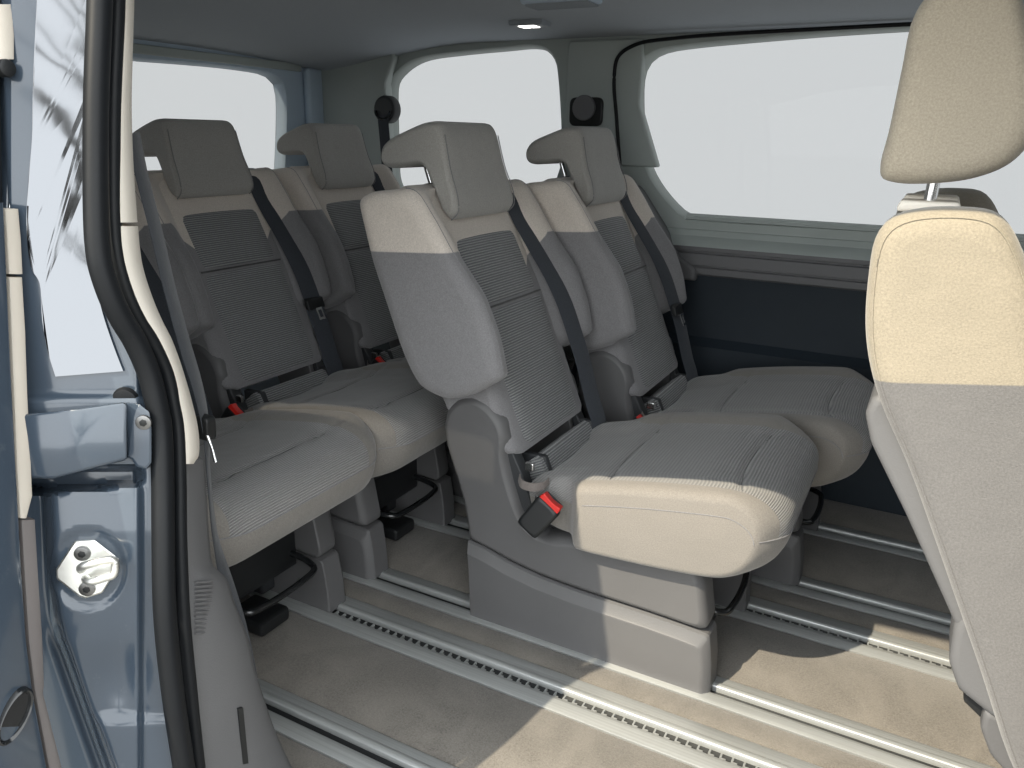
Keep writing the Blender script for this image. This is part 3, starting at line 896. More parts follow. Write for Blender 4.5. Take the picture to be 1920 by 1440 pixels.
def build_base(t):
    low = L([(-0.838, 0.0), (-0.258, 0.0), (-0.262, 0.07), (-0.272, 0.138)]) + list(reversed(L([(-0.847, 0.194), (-0.80, 0.187), (-0.74, 0.170), (-0.66, 0.156), (-0.578, 0.150), (-0.49, 0.147), (-0.405, 0.1455), (-0.33, 0.142)])))
    low = fillet(low, [0.003, 0.003, 0, 0.012] + [0.0] * 8, 3)
    low = resample(low, 0.02)
    up = L([(-0.272, 0.141), (-0.292, 0.25), (-0.312, 0.300), (-0.40, 0.30), (-0.50, 0.29), (-0.60, 0.268), (-0.650, 0.258), (-0.690, 0.275), (-0.712, 0.312), (-0.735, 0.375), (-0.750, 0.43), (-0.744, 0.470), (-0.758, 0.510),
            (-0.790, 0.542), (-0.830, 0.556), (-0.872, 0.546), (-0.902, 0.515), (-0.914, 0.475), (-0.906, 0.42), (-0.880, 0.35), (-0.860, 0.29), (-0.850, 0.235), (-0.847, 0.197),
            (-0.80, 0.190), (-0.74, 0.173), (-0.66, 0.159), (-0.578, 0.153), (-0.49, 0.150), (-0.405, 0.1485), (-0.33, 0.145)])
    up = uniform(fillet(up, [0.022, 0.05, 0.035] + [0] * (len(up) - 3), 5), 170)
    for s in (-1, 1):
        # lower shell: its upper and front rims bevelled on the outside
        def shrunk(p, dtop, dfront):
            x, z = p
            zt = interp([(-0.847 + SX, 0.194), (-0.74 + SX, 0.170), (-0.578 + SX, 0.150), (-0.272 + SX, 0.138)], x)
            z2 = z - dtop * smooth(0.6, 1.0, z / zt)
            x2 = x - dfront * smooth(-0.33 + SX, -0.262 + SX, x) + 0.4 * dfront * smooth(-0.80 + SX, -0.845 + SX, x)
            return (x2, z2)
        rings = []
        for y, dt, df in ((0.135, 0, 0.003), (0.137, 0, 0), (0.190, 0, 0), (0.196, 0.003, 0.003), (0.2045, 0.024, 0.012), (0.207, 0.027, 0.016), (0.2075, 0.030, 0.020)):
            rings.append([(shrunk(p, dt, df)[0], s * y, shrunk(p, dt, df)[1]) for p in low])
        MB().rings(rings).obj('lower_side_cover', M['seat_plastic'], t, sharp=25)
        rings = []
        for y, ins in ((0.135, 0.003), (0.138, 0.0), (0.182, 0.0), (0.1905, 0.0025), (0.197, 0.0065), (0.2010, 0.0110), (0.2028, 0.0145), (0.2032, 0.0160)):
            rings.append([(q[0], s * y, q[1]) for q in inset(up, ins)])
        u = MB().rings(rings).obj('upper_side_cover', M['seat_plastic'], t, sharp=28)
        # round recliner head standing proud of the cover
        head = fillet(L([(-0.895, 0.40), (-0.760, 0.36), (-0.754, 0.49), (-0.80, 0.536), (-0.87, 0.532), (-0.902, 0.48)]), [0.03, 0.03, 0.04, 0.04, 0.04, 0.04], 6)
        for z in (0.045, 0.115):
            MB().cyl((0.20, s * 0.1365, z + 0.02), (0, -s, 0), 0.006, 0.003, 12).obj('screw', M['screw'], u)
        MB().pad(fillet(L([(-0.84, 0.27), (-0.675, 0.275), (-0.712, 0.385), (-0.748, 0.455), (-0.84, 0.455)]), 0.01, 3), s * 0.150, s * 0.184, 0.004).obj('hinge_cover', M['dark_plastic'], t)
    # cross frame, adjuster bar and mechanism under the cushion
    MB().box((-0.25, -0.15, 0.235), (0.24, 0.15, 0.270), 0.008).obj('seat_pan', M['black'], t)
    MB().box((0.16, -0.135, 0.11), (0.20, 0.135, 0.235), 0.006).obj('cross_beam', M['black'], t)
    MB().box((-0.20, -0.135, 0.02), (0.12, -0.09, 0.235), 0.006).obj('inner_bracket', M['dark_plastic'], t)
    MB().box((-0.20, 0.09, 0.02), (0.12, 0.135, 0.235), 0.006).obj('inner_bracket', M['dark_plastic'], t)
    MB().tube(catmull([(0.10, -0.115, 0.150), (0.24, -0.115, 0.145), (0.285, -0.10, 0.140), (0.295, -0.06, 0.138), (0.295, 0.06, 0.138), (0.285, 0.10, 0.140), (0.24, 0.115, 0.145), (0.10, 0.115, 0.150)], 6, False), 0.0075, 12).obj('adjuster_bar', M['gloss_black'], t)
    MB().box((0.13, -0.03, 0.015), (0.24, 0.06, 0.05), 0.008).obj('track_lock', M['black'], t)

def build_belt(t, tongue):
    y = 0.168
    zs = [0.955, 0.90, 0.84, 0.77, 0.70, 0.63, 0.56, 0.50, 0.45, 0.415, 0.39]
    path = [(core_x(0.955) - 0.055, y - 0.004, 0.986), (core_x(0.955) - 0.012, y - 0.003, 0.983)]
    for z in zs:
        out = 0.012 + 0.035 * smooth(0.95, 0.70, z) - 0.015 * smooth(0.60, 0.42, z)
        path.append((core_x(max(z, 0.40)) + out, y + 0.008 * smooth(0.9, 0.4, z), z))
    path = catmull(path, 3, False)
    b = MB().ribbon(path, (0.34, 1, 0.10), 0.053, 0.0018).obj('seat_belt', M['webbing'], t)
    MB().box((core_x(0.955) - 0.050, y - 0.040, 0.978), (core_x(0.955) - 0.018, y + 0.038, 0.992), 0.005).obj('shoulder_guide', M['wall_trim'], b)
    q = Vector(path[-1])
    if tongue:
        # latch plate parked half way up the webbing
        z = 0.60
        x = core_x(z) + 0.012 + 0.035 * smooth(0.95, 0.70, z) + 0.003
        MB().pad(fillet([(x - 0.006, z - 0.005), (x + 0.010, z - 0.011), (x + 0.0005, z + 0.021), (x - 0.014, z + 0.026)], 0.003, 3), y - 0.031, y + 0.039, 0.003).obj('belt_tongue', M['black'], b)
        fr = [(x + 0.009, z - 0.006), (x + 0.024, z - 0.040)]
        mb = MB()
        for (a0, a1, b0, b1) in ((-0.011, 0.013, 0.0, 0.2), (-0.011, 0.013, 0.8, 1.0), (-0.011, -0.006, 0.2, 0.8), (0.008, 0.013, 0.2, 0.8)):
            c = [(lerp(fr[0][0], fr[1][0], k), yy + y + 0.006, lerp(fr[0][1], fr[1][1], k)) for k in (b0, b1) for yy in (a0, a1)]
            mb.add(c + [(p[0] + 0.002, p[1], p[2] + 0.001) for p in c], [(0, 1, 3, 2), (4, 6, 7, 5), (0, 4, 5, 1), (2, 3, 7, 6), (0, 2, 6, 4), (1, 5, 7, 3)])
        mb.obj('latch_plate', M['chrome'], b, smooth_shade=False)
    # lower anchor: pale loop the webbing runs through
    lx, lz = q.x + 0.012, q.z - 0.012
    MB().tube(catmull([(lx - 0.012, y - 0.020, lz + 0.016), (lx, y - 0.024, lz), (lx + 0.006, y - 0.018, lz - 0.004), (lx + 0.010, y + 0.030, lz - 0.004), (lx + 0.006, y + 0.038, lz), (lx - 0.008, y + 0.038, lz + 0.018)], 5, False), 0.0045, 8).obj('belt_anchor_loop', M['seat_plastic'], b)
    return b

def build_buckle(t, s, loc, size):
    """red-button buckle standing up out of its pocket between cushion and side cover"""
    mb = MB().pad(fillet([(-0.019, -0.030), (0.019, -0.030), (0.021, 0.028), (-0.021, 0.028)], 0.006, 4), -0.0105, 0.0105, 0.005)
    o = mb.obj('buckle', M['black'], t)
    o.location = loc; o.rotation_euler = (0.20 * s, 0.60, 0); o.scale = (size, size, size)
    r = MB().pad(fillet([(-0.0185, 0.0255), (0.0185, 0.0255), (0.0165, 0.0365), (0.0085, 0.0345), (0.0, 0.0340), (-0.0085, 0.0345), (-0.0165, 0.0365)], 0.0015, 3), -0.0085, 0.006, 0.0015).obj('release_button', M['red'], o)
    MB().pad(fillet([(-0.018, 0.026), (0.018, 0.026), (0.016, 0.035), (-0.016, 0.035)], 0.002, 3), 0.0064, 0.0098, 0.0012).obj('latch_slot', M['black'], o)
    return o

seat_proto = None
def make_seat(name, label, loc, tongue=True, buckle=(-0.095, -0.245, 0.385), size=1.25):
    global seat_proto
    t = thing(name, label, 'seat', loc, 'two-tone grey and beige single seats behind the front row')
    if seat_proto is None:
        build_cushion(t); build_backrest(t); build_headrest(t); build_base(t)
        seat_proto = list(t.children)
    else:
        for ch in seat_proto: copy_tree(ch, t)
    build_belt(t, tongue)
    if buckle: build_buckle(t, -1, buckle, size)
    # small belt loop, fixing eye and badge on the inner flank of the cover
    MB().ribbon(catmull([(-0.160, -0.205, 0.392), (-0.145, -0.222, 0.387), (-0.120, -0.225, 0.386), (-0.098, -0.214, 0.390), (-0.092, -0.196, 0.396)], 5, False), (0.15, 0, 1), 0.020, 0.002).obj('strap_loop', M['webbing_loop'], t)
    MB().box((-0.150, -0.1995, 0.409), (-0.130, -0.188, 0.427), 0.002).obj('fixing_plate', M['chrome'], t)
    MB().box((-0.118, -0.212, 0.345), (-0.108, -0.205, 0.362), 0.002).obj('fixing_plate', M['chrome'], t)
    return t

make_seat('van_seat', 'middle row seat nearest the open door, sun on its cushion side and plinth', (-0.55, 1.58, 0), tongue=False, buckle=(-0.092, -0.240, 0.332), size=1.42)
make_seat('van_seat', 'shaded grey seat in the middle row, beyond the nearest one, by the large side window', (-0.455, 2.105, 0), buckle=(-0.165, -0.235, 0.352))
make_seat('van_seat', 'rear row seat beside the door pillar, only its grey cushion and plinth in view', (-1.42, 1.078, 0), tongue=False)
make_seat('van_seat', 'rear row seat with its whole backrest and headrest against the tailgate window', (-1.42, 1.58, 0), buckle=(-0.092, -0.275, 0.385), size=1.35)
make_seat('van_seat', 'rear row seat at the far side, its backrest partly hidden by the middle seat', (-1.385, 2.11, 0))

# ------------------------------------------------------------------ front seat
def front_cover():
    nt = NT('front_seat_cover'); vec = nt.obj(); s = nt.xyz(vec)
    edge = nt.math('MULTIPLY_ADD', s[0], 0.14, 0.842)
    f = nt.ramp(nt.math('SUBTRACT', s[2], edge), 0.0, 0.002)
    c1, fine, big = weave(nt, vec, (0.130, 0.126, 0.124))
    c2, _, _ = weave(nt, vec, (0.262, 0.230, 0.175))  # same beige as the other seats, the sun's warmth put into the colour
    n = nt.bump(nt.noise(vec, 600, 2), 0.6, 0.0008)
    n = nt.bump(nt.noise(vec, 24, 4, 0.6), 0.35, 0.003, n)
    n = nt.bump(big, 0.3, 0.02, n)
    return nt.out(nt.mix(f, c1, c2), 0.85, n, **{'Sheen Weight': 0.3, 'Sheen Roughness': 0.5, 'Specular IOR Level': 0.25})
M['front_cover'] = front_cover()
YF = 0.945
fs = thing('front_seat', 'front seat cut off at the right edge, sunlit beige shoulder over grey flank', 'seat', (0, 0, 0))
def fpx(p, y=YF): q = at(p, 1, y); return (q.x, q.z)
vis = [fpx(p) for p in [(1905, 1470), (1838, 1275), (1772, 1085), (1702, 890), (1652, 775), (1629, 700), (1619, 620), (1625, 520), (1640, 445), (1668, 412), (1715, 397), (1800, 393)]]
hid = [(0.058, 1.030), (0.090, 0.985), (0.118, 0.92), (0.145, 0.83), (0.185, 0.72), (0.245, 0.60), (0.300, 0.50), (0.315, 0.42), (0.28, 0.36), (0.215, 0.345)]
wing = uniform(catmull(vis + hid, 5), 170)
YC = 1.195
for s in (-1, 1):
    rings = []
    for d, ins in ((0.250, 0.028), (0.2495, 0.022), (0.247, 0.014), (0.242, 0.0065), (0.234, 0.0018), (0.224, 0.0), (0.20, 0.0), (0.175, 0.006), (0.15, 0.02), (0.12, 0.032)):
        rings.append([(q[0], YC + s * d, q[1]) for q in inset(wing, ins)])
    w = MB().rings(rings).obj('side_wing', M['front_cover'], fs)
    MB().tube([(q[0], YC + s * 0.2445, q[1]) for q in inset(wing, 0.0085)], 0.0007, 5, closed=True).obj('seam', M['front_cover'], w)
core = inset(wing, 0.028)
MB().pad(core, YC - 0.17, YC + 0.17, 0.01).obj('backrest', M['front_cover'], fs)
# hard back shell
sh_o = [fpx(p, 0.99) for p in [(1640, 735), (1623, 770), (1634, 825), (1700, 960), (1795, 1172)]]
sh_i = [(p[0] + 0.05, p[1] + 0.004) for p in reversed(sh_o)]
MB().pad(resample(fillet(sh_o + sh_i, [0.006, 0.012, 0.02, 0.1, 0.004] + [0.0] * 5, 4), 0.03), 0.975, 1.415, 0.008).obj('back_shell', M['trim_grey'], fs)
# hinge cover and foot at the bottom of the backrest
hc = [fpx(p, 0.985) for p in [(1788, 1165), (1779, 1235), (1796, 1285), (1872, 1346), (1960, 1360), (1940, 1200), (1815, 1130)]]
MB().pad(fillet(hc, 0.006, 4), 0.972, 1.05, 0.010).obj('hinge_cover', M['trim_grey'], fs)
hb = [fpx(p, 1.0) for p in [(1808, 1270), (1806, 1312), (1840, 1345), (1900, 1345), (1900, 1270)]]
MB().pad(fillet(hb, 0.004, 3), 0.995, 1.06, 0.004).obj('hinge', M['black'], fs)
hf = [fpx(p, 0.985) for p in [(1846, 1318), (1838, 1360), (1856, 1408), (1905, 1462), (1990, 1470), (1990, 1350), (1880, 1345)]]
MB().pad(fillet(hf, 0.005, 3), 0.975, 1.06, 0.006).obj('foot_cover', M['seat_plastic'], fs)
# headrest on two posts
yh = 1.065
hr = [fpx(p, yh) for p in [(1672, 343), (1650, 334), (1648, 308), (1664, 245), (1688, 130), (1712, 25)]] + [(-0.045, 1.268), (-0.005, 1.290), (0.030, 1.275), (0.055, 1.225), (0.076, 1.160), (0.082, 1.115), (0.066, 1.082), (0.030, 1.062), (-0.030, 1.053)]
hr = uniform(catmull(hr, 6), 110)
def shrink(poly, d):
    cx = (min(p[0] for p in poly) + max(p[0] for p in poly)) / 2; cz = (min(p[1] for p in poly) + max(p[1] for p in poly)) / 2
    hx = (max(p[0] for p in poly) - min(p[0] for p in poly)) / 2; hz = (max(p[1] for p in poly) - min(p[1] for p in poly)) / 2
    return [(cx + (p[0] - cx) * (1 - d / hx), cz + (p[1] - cz) * (1 - d / hz)) for p in poly]
rings = []
for d, ins in ((0.130, 0.026), (0.1295, 0.020), (0.127, 0.012), (0.122, 0.006), (0.114, 0.0015), (0.104, 0.0)):
    rings.append([(q[0], YC - d, q[1]) for q in shrink(hr, ins)])
rings += [[(2 * 0 + x, 2 * YC - y, z) for x, y, z in r] for r in reversed(rings)]
h = MB().rings(rings).obj('headrest', M['beige_fabric'], fs)
MB().tube([(q[0], YC - 0.1235, q[1]) for q in shrink(hr, 0.0095)], 0.0008, 5, closed=True).obj('seam', M['beige_fabric'], h)
for s in (-1, 1):
    MB().tube([(-0.010, YC + s * 0.062, 1.09), (-0.012, YC + s * 0.062, 1.00)], 0.0075, 14).obj('post', M['chrome'], h)
    MB().pad(fillet([(-0.048, 1.018), (0.026, 1.018), (0.022, 1.032), (-0.044, 1.032)], 0.004, 3), YC + s * 0.062 - 0.025, YC + s * 0.062 + 0.025, 0.005).obj('post_collar', M['trim_beige_lit'], h)
# cushion and pedestal, mostly out of the picture to the right
MB().pad(catmull([(0.22, 0.36), (0.40, 0.34), (0.62, 0.35), (0.70, 0.40), (0.69, 0.47), (0.60, 0.50), (0.40, 0.475), (0.24, 0.46)], 5), YC - 0.25, YC + 0.25, 0.03).obj('cushion', M['grey_fabric'], fs)
MB().pad(fillet([(0.28, 0.0), (0.62, 0.0), (0.66, 0.34), (0.22, 0.34)], 0.02, 4), YC - 0.20, YC + 0.20, 0.02).obj('pedestal', M['seat_plastic'], fs)

# ------------------------------------------------------------------ door pillar
JA, JB = -1.671, 1.333
def kx(v): return interp([(-90, 1.067), (0, 1.06), (350, 1.032), (650, 1.003), (870, 0.977), (1000, 0.955), (1200, 0.93), (1440, 0.913), (1560, 0.905)], v)
def jam(p, proud=0.0):
    """point on the painted jamb face (a vertical plane turned half towards the outside)"""
    d = [R[i][0] * (p[0] - 960) + R[i][1] * (p[1] - 720) + R[i][2] * FPX for i in range(3)]
    a = JA * kx(p[1]) + proud / 0.6
    t = a / (d[0] - JB * d[1])
    return Vector((t * d[0], t * d[1], CAM_Z + t * d[2]))
NJ = Vector((0.6, -0.8, 0))
pil = thing('door_pillar', 'blue-grey painted door pillar with black rubber seal at the left of the opening', 'pillar', (0, 0, 0))
main_px = [(-90, 187), (0, 187), (200, 180), (400, 180), (460, 183), (500, 189), (560, 209), (600, 229), (640, 253), (700, 279), (760, 294), (800, 301), (900, 305), (1000, 306), (1150, 309), (1300, 324), (1440, 345), (1560, 362)]
lip_px = [(-90, 221), (0, 221), (200, 213), (400, 213), (460, 217), (500, 224), (560, 243), (600, 262), (640, 286), (700, 313), (760, 326), (800, 333), (900, 337), (1000, 338), (1150, 344), (1300, 358), (1440, 373), (1560, 388)]
def seal_u(v): return interp(main_px, v)

def relief(u, v):
    """pressed shapes of the jamb, in metres towards the outside"""
    d = 0.0
    # upper shelf above the track and the roller track pocket
    d += 0.014 * smooth(735, 752, v)
    inx = smooth(40, 60, u) * smooth(275, 250, u)
    d -= 0.050 * inx * smooth(872, 884, v + (u - 60) * 0.0) * smooth(930 - (u - 60) * 0.08, 915 - (u - 60) * 0.08, v)
    # raised striker field with a step on its left, hollow along the seal
    d -= 0.012 * smooth(255, 272, u)
    edge = interp([(900, 98), (1100, 108), (1200, 120), (1300, 155), (1440, 205), (1560, 235)], v)
    d -= 0.022 * smooth(edge + 6, edge - 26, u) * smooth(900, 925, v)
    lowv = smooth(1150, 1230, v)
    d -= 0.020 * lowv * math.exp(-((u - (edge - 12)) / 13.0) ** 2)
    # bowl under the striker
    d -= 0.014 * math.exp(-(((u - 225) / 55.0) ** 2 + ((v - 1265) / 75.0) ** 2))
    d += 0.006 * smooth(1335, 1360, v) * smooth(edge, edge + 20, u)
    # round shallow dimple the plate sits in
    d -= 0.004 * smooth(74, 64, math.hypot(u - 166, (v - 1067) * 0.95))
    return d
rows = []
for i in range(221):
    v = lerp(-90, 1560, i / 220)
    u0, u1 = interp([(-90, 20), (900, 20), (1560, 60)], v), seal_u(v) + 6
    rows.append([jam((lerp(u0, u1, j / 90), v), relief(lerp(u0, u1, j / 90), v)) for j in range(91)])
ret = [[r[0] + Vector((-0.10, 0.02, 0))] + r for r in rows]
MB().rings(ret, closed=False).obj('painted_jamb', M['paint'], pil, sharp=60)
# gloss-black panel beside the seal, given mirror metal to brighten its sky reflection
gp = [(73, -80), (66, 60), (61, 180), (60, 260), (53, 340), (50, 440), (60, 505), (74, 530), (79, 600), (90, 660), (104, 706), (231, 696), (214, 652), (192, 586), (172, 500), (161, 430), (158, 300), (160, 150), (167, 0), (171, -80)]
gp = catmull(gp[:11], 5, False)[:-1] + [Vector(gp[10])] + catmull(gp[11:], 5, False)
gl = MB()
a = [jam(p, 0.004) for p in gp]; b = [jam(p, -0.004) for p in gp]
gl.add(a + b, [tuple(range(len(a)))] + [(i, (i + 1) % len(a), len(a) + (i + 1) % len(a), len(a) + i) for i in range(len(a))])
def gloss_mat():
    nt = NT('polished_panel'); vec = nt.obj()
    n = nt.bump(nt.noise(vec, 7, 2), 0.10, 0.01)
    return nt.out((0.175, 0.18, 0.19), 0.05, n, **{'Metallic': 1.0})
M['polished'] = gloss_mat()
gl.obj('polished_panel', M['polished'], pil, smooth_shade=False)
# rubber seal: main bulb and inner lip
MB().tube(catmull([at((u, v), 0, -0.848 * kx(v)) for v, u in main_px], 6, False), 0.0140, 16, up=Vector((1, 0, 0))).obj('door_seal', M['rubber'], pil)
MB().tube(catmull([at((u, v), 0, -0.860 * kx(v)) for v, u in lip_px], 6, False), 0.0088, 14, up=Vector((1, 0, 0))).obj('seal_lip', M['rubber'], pil)
MB().tube(catmull([at((u + 17, v), 0, -0.876 * kx(v)) for v, u in main_px], 6, False), 0.0145, 12, up=Vector((1, 0, 0))).obj('seal_carrier', M['rubber'], pil)
# track arm bolted across the pocket
arm_t = [(30, 777), (150, 766), (238, 753)]; arm_b = [(238, 862), (100, 898), (30, 896)]
def slab(px, p0, p1, name, mat, parent, r=0.004, **k):
    """outline on the jamb, standing p0..p1 proud, its front rim rounded"""
    n = len(px)
    mid = Vector((sum(p[0] for p in px) / n, sum(p[1] for p in px) / n))
    ra = r / 1.2 * FPX
    q = [Vector(p) for p in px]
    rings = [[jam(p, p0) for p in q], [jam(p, p1 - r) for p in q], [jam(p, p1 - r * 0.3) for p in inset(q, ra * 0.3)], [jam(p, p1) for p in inset(q, ra)]]
    mb = MB(); mb.rings(rings)
    return mb.obj(name, mat, parent, **k)
arm = slab(fillet(arm_t + arm_b, [0, 0, 10, 8, 60, 0], 4), -0.01, 0.036, 'track_arm', M['paint'], pil, 0.005)
slab(fillet([(236, 754), (262, 757), (281, 772), (285, 800), (285, 868), (275, 881), (256, 876), (247, 862), (238, 858)], [0, 8, 8, 10, 10, 8, 6, 4, 2], 4), -0.006, 0.020, 'arm_plate', M['paint'], arm, 0.004)
c = jam((270, 791), 0.0195)
MB().cyl(c, NJ, 0.0095, 0.004, 18).obj('screw', M['screw'], arm)
MB().cyl(c + NJ * 0.0035, NJ, 0.0048, 0.0015, 6).obj('screw_socket', M['black'], arm)
MB().cyl(jam((236, 748), 0.004), NJ, 0.016, 0.006, 20, 0.014).obj('rubber_plug', M['rubber'], arm)
# striker plate
sp = fillet([(140, 1014), (177, 1012), (224, 1048), (223, 1062), (192, 1112), (160, 1122), (148, 1118), (106, 1085), (105, 1068)], [10, 8, 6, 6, 10, 10, 6, 8, 8], 4)
st = slab(sp, 0.004, 0.0175, 'striker_plate', M['zinc'], pil, 0.0022, sharp=60)
for p in ((155, 1037), (164, 1103)):
    c = jam(p, 0.017)
    sc = MB().cyl(c, NJ, 0.0098, 0.0035, 20).obj('screw', M['screw'], st)
    MB().cyl(c + NJ * 0.003, NJ, 0.0048, 0.0012, 6).obj('screw_socket', M['black'], st)
lp = [(152, 1068, .006), (152, 1064, .026), (160, 1060, .033), (205, 1050, .033), (214, 1052, .031), (216, 1066, .030), (212, 1078, .030), (200, 1082, .031), (172, 1090, .031), (163, 1088, .026), (161, 1084, .006)]
MB().tube(catmull([jam((p[0], p[1]), p[2] + 0.009) for p in lp], 5, False), 0.0052, 12).obj('striker_loop', M['zinc'], st)
# interior edge trim: beige above, grey below
def trim(rows, x0, x1, name, mat, ctrl=2.0, sub=5):
    rings = []
    for v, ul, ur in rows:
        k_ = kx(v); a, b, c = at((ul, v), 0, x0 * k_), at((ur, v), 0, x1 * k_), at((ur + ctrl, v), 0, (x0 - 0.002) * k_)
        e = b + Vector((-0.06, 0.02, 0))
        rings.append([a + Vector((-0.05, 0.0, 0))] + [a * (1 - t) ** 2 + c * 2 * t * (1 - t) + b * t * t for t in [k / 8 for k in range(9)]] + [e])
    rows3 = []
    n = len(rings[0])
    cols = [catmull([r[j] for r in rings], sub, False) for j in range(n)]
    rr = [[cols[j][i] for j in range(n)] for i in range(len(cols[0]))]
    return MB().rings(rr).obj(name, mat, pil)
trim([(-90, 226, 252), (0, 226, 252), (100, 223, 249), (200, 221, 247), (300, 221, 250), (417, 224, 258)], -0.852, -0.915, 'pillar_trim', M['trim_beige_lit'])
trim([(424, 224, 259), (460, 229, 262), (500, 236, 268), (560, 254, 287), (600, 273, 304), (640, 296, 324), (700, 321, 345), (760, 336, 362), (800, 342, 371), (835, 345, 374), (856, 347, 372), (870, 349, 364)], -0.852, -0.915, 'pillar_trim', M['trim_beige_lit'])
trim([(862, 346, 382), (950, 347, 389), (1000, 348, 392), (1060, 349, 400), (1085, 350, 424), (1130, 353, 440), (1200, 360, 466), (1254, 364, 478), (1300, 369, 492), (1370, 375, 516), (1440, 385, 548), (1520, 395, 585)], -0.868, -0.905, 'lower_trim', M['trim_grey'], -22)
for k in range(13):
    v = 1092 + k * 8
    l, r = at((366, v), 0, -0.8655 * kx(v)), at((400 - 0.8 * k, v - 3), 0, -0.874 * kx(v))
    MB().tube([l, l.lerp(r, 0.5) + Vector((0.001, -0.0005, 0)), r], [0.0012, 0.0022, 0.0008], 6).obj('trim_rib', M['trim_grey'], pil)
vs = [at(p, 0, -0.872 * kx(p[1])) for p in ((447, 1328), (456, 1326), (466, 1430), (456, 1432))]
MB().add([p + Vector((0.001, -0.001, 0)) for p in vs] + [p + Vector((-0.02, 0.0, 0)) for p in vs], [(0, 1, 2, 3), (4, 7, 6, 5), (0, 4, 5, 1), (1, 5, 6, 2), (2, 6, 7, 3), (3, 7, 4, 0)]).obj('belt_slot', M['black'], pil, smooth_shade=False)
MB().box((-1.02, 0.60, -0.12), (X1, 0.80, 0.0035), 0.003).obj('sill_trim', M['trim_grey'], pil)

# hanging belt of the rear seat next to the pillar
hb = thing('hanging_belt', 'black seat belt hanging loose down the inner side of the door pillar', 'seat belt', (0, 0, 0))
path_px = [(250, 250, .74), (264, 320, .745), (292, 430, .75), (318, 540, .755), (345, 640, .76), (372, 730, .765), (386, 800, .77), (392, 900, .775), (404, 1010, .775), (424, 1090, .775), (447, 1180, .78), (466, 1280, .785), (480, 1370, .79), (486, 1430, .795)]
def turn(deg): return (-0.79 * math.cos(math.radians(deg)) + 0.61 * math.sin(math.radians(deg)), 0.61 * math.cos(math.radians(deg)) + 0.79 * math.sin(math.radians(deg)), 0)
wd = [turn(d) for d in (20, 20, 20, 20, 20, 18, 14, 8, 10, 24, 36, 44, 46, 46)]
pts = [at(p[:2], 1, p[2]) for p in path_px]
P = catmull(pts, 4, False); W = [tuple(w) for w in catmull(wd, 4, False)]
MB().ribbon(P, W, 0.046, 0.0018).obj('webbing', M['webbing'], hb)
c = at((386, 800), 1, .762)
MB().pad(fillet([(-0.012, -0.020), (0.012, -0.020), (0.014, 0.018), (-0.014, 0.018)], 0.006, 3), -0.010, 0.010, 0.004).obj('tongue_grip', M['black'], hb).location = c
lp0, lp1 = at((388, 815), 1, .755), at((404, 866), 1, .755)
MB().tube([lp0, lp0.lerp(lp1, 0.5) + Vector((0.002, 0, 0)), lp1], [0.0028, 0.0020, 0.0030], 8).obj('latch_plate', M['chrome'], hb)

# ------------------------------------------------------------------ open sliding door, its leading edge in the picture
XD = -0.93
door = thing('sliding_door', 'open sliding door at the left edge, blue-grey paint with beige inner trim strips', 'door', (0, 0, 0))
def dpx(p, x=XD): return at(p, 0, x * kx(p[1]))
def door_strip(rows, x0, depth, name, mat, r=0.004, parent=door):
    rings = []
    for v, ul, ur in rows:
        a, b = dpx((ul, v), x0), dpx((ur, v), x0)
        w = (b - a).normalized()
        rr = min(r, (b - a).length * 0.4)
        rings.append([a + Vector((-depth, 0, 0)), a + Vector((-rr, 0, 0)), a + w * rr * 0.3 + Vector((-rr * 0.3, 0, 0)), a + w * rr, b - w * rr, b - w * rr * 0.3 + Vector((-rr * 0.3, 0, 0)), b + Vector((-rr, 0, 0)), b + Vector((-depth, 0, 0))])
    return MB().rings(rings).obj(name, mat, parent)
door_strip([(380, -130, 12), (520, -130, 18), (700, -130, 26), (970, -130, 40), (1080, -130, 46), (1200, -130, 54), (1300, -130, 66), (1440, -130, 92), (1560, -130, 112)], XD, 0.06, 'door_edge', M['paint'], 0.008)
door_strip([(-90, -130, 6), (100, -130, 2), (395, -130, 8)], XD - 0.02, 0.05, 'window_frame', M['rubber'])
fr = door_strip([(-90, 20, 78), (0, 22, 72), (150, 18, 62), (300, 14, 52), (395, 10, 48)], XD - 0.03, 0.05, 'frame_flange', M['paint'], 0.006)
for o0, o1 in ((34, 20), (46, 27)):
    MB().tube([dpx((lerp(o0 + 6, o1, k / 6), lerp(-60, 390, k / 6)), XD - 0.028) for k in range(7)], 0.0022, 8).obj('window_bead', M['chrome'], fr)
door_strip([(8, -6, 27), (40, -4, 29), (111, 0, 29)], XD + 0.004, 0.03, 'inner_trim', M['trim_beige_dim'])
door_strip([(392, 9, 37), (450, 13, 42), (514, 17, 45)], XD - 0.010, 0.05, 'inner_trim', M['trim_beige_dim'])
door_strip([(520, 17, 44), (620, 21, 50), (740, 26, 54), (860, 31, 60), (930, 35, 63), (972, 38, 52)], XD - 0.010, 0.05, 'inner_trim', M['trim_beige_dim'])
door_strip([(975, 40, 68), (1080, 46, 74), (1200, 54, 82), (1285, 64, 85), (1300, 66, 83), (1440, 92, 118), (1560, 112, 142)], XD - 0.014, 0.05, 'lower_inner_trim', plastic('door_trim_brown', (0.135, 0.122, 0.118), 0.55), 0.004)
MB().cyl(dpx((3, 128), XD - 0.005), (1, 0, 0), 0.010, 0.014, 18).obj('stop_buffer', M['black'], door)
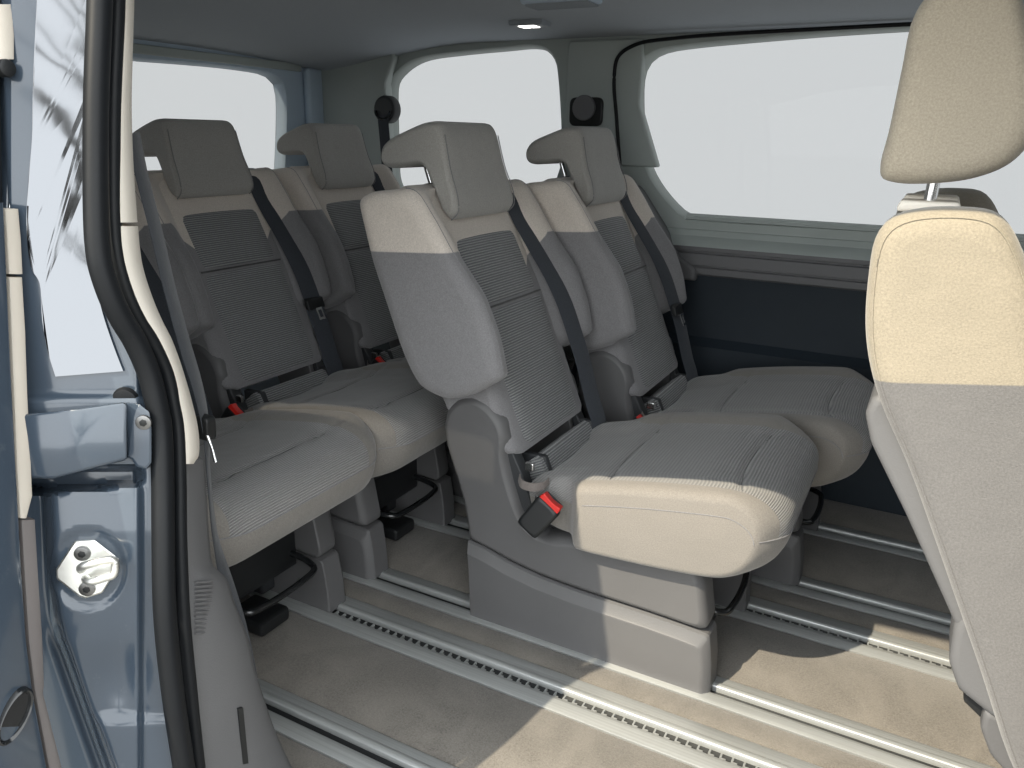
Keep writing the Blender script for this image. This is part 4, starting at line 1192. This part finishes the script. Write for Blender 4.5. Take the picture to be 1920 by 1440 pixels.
# oval rubber cup in the door edge
oc = dpx((26, 1342), XD)
ov = []
for k in range(28):
    t = 2 * PI * k / 28
    e = Vector((0, math.cos(t) * 0.0165, math.sin(t) * 0.033))
    ov.append(Matrix.Rotation(-0.62, 3, 'X') @ e)
MB().rings([[oc + e * 1.0 + Vector((-0.01, 0, 0)) for e in ov], [oc + e * 1.0 + Vector((0.004, 0, 0)) for e in ov], [oc + e * 0.93 + Vector((0.006, 0, 0)) for e in ov], [oc + e * 0.84 + Vector((0.004, 0, 0)) for e in ov], [oc + e * 0.8 + Vector((0.0012, 0, 0)) for e in ov]]).obj('edge_cup', M['gloss_black'], door)
# body of the door running back along the van
a = dpx((-130, 700))
MB().box((-1.95, 0.355, -0.30), (-0.985, 0.485, 0.84), 0.012).obj('door_panel', M['paint'], door)
MB().box((-1.95, 0.395, 0.845), (-0.99, 0.490, 1.40), 0.012).obj('door_upper', M['gloss_black'], door)

# ------------------------------------------------------------------ leafless tree across the yard, mirrored in the polished panel
tree = thing('bare_tree', 'leafless tree outside, seen only as a dark reflection in the pillar panel', 'tree', (2.9, -7.4, -0.52))
bark = plastic('bark', (0.13, 0.125, 0.115), 0.9, 0.8)
rng = random.Random(11)
limbs, twigs = MB(), MB()
def grow(p, d, ln, r, depth):
    pts, q, dd = [Vector(p)], Vector(p), Vector(d).normalized()
    for k in range(5):
        dd = (dd + Vector((rng.uniform(-.22, .22), rng.uniform(-.22, .22), rng.uniform(-.10, .20)))).normalized()
        q = q + dd * ln / 5
        pts.append(q.copy())
    (limbs if depth < 2 else twigs).tube(pts, [lerp(r, r * 0.55, k / 5) for k in range(6)], 7 if depth < 2 else 4)
    if depth < 3:
        for k in range(3 if depth else 6):
            b = pts[rng.randint(2, 5)]
            side = Vector((rng.uniform(-1, 1), rng.uniform(-1, 1), rng.uniform(-0.1, 0.8)))
            grow(b, dd * 0.55 + side * 0.8, ln * rng.uniform(.55, .75), r * 0.5, depth + 1)
grow((0, 0, 0), (0, 0, 1), 3.0, 0.16, 0)
grow((0, 0, 2.6), (-0.9, 0.15, 0.42), 2.6, 0.10, 1)
grow((0, 0, 2.9), (-0.8, 0.2, 0.75), 2.4, 0.08, 1)
limbs.obj('trunk', bark, tree)
twigs.obj('crown', bark, tree, smooth_shade=False)
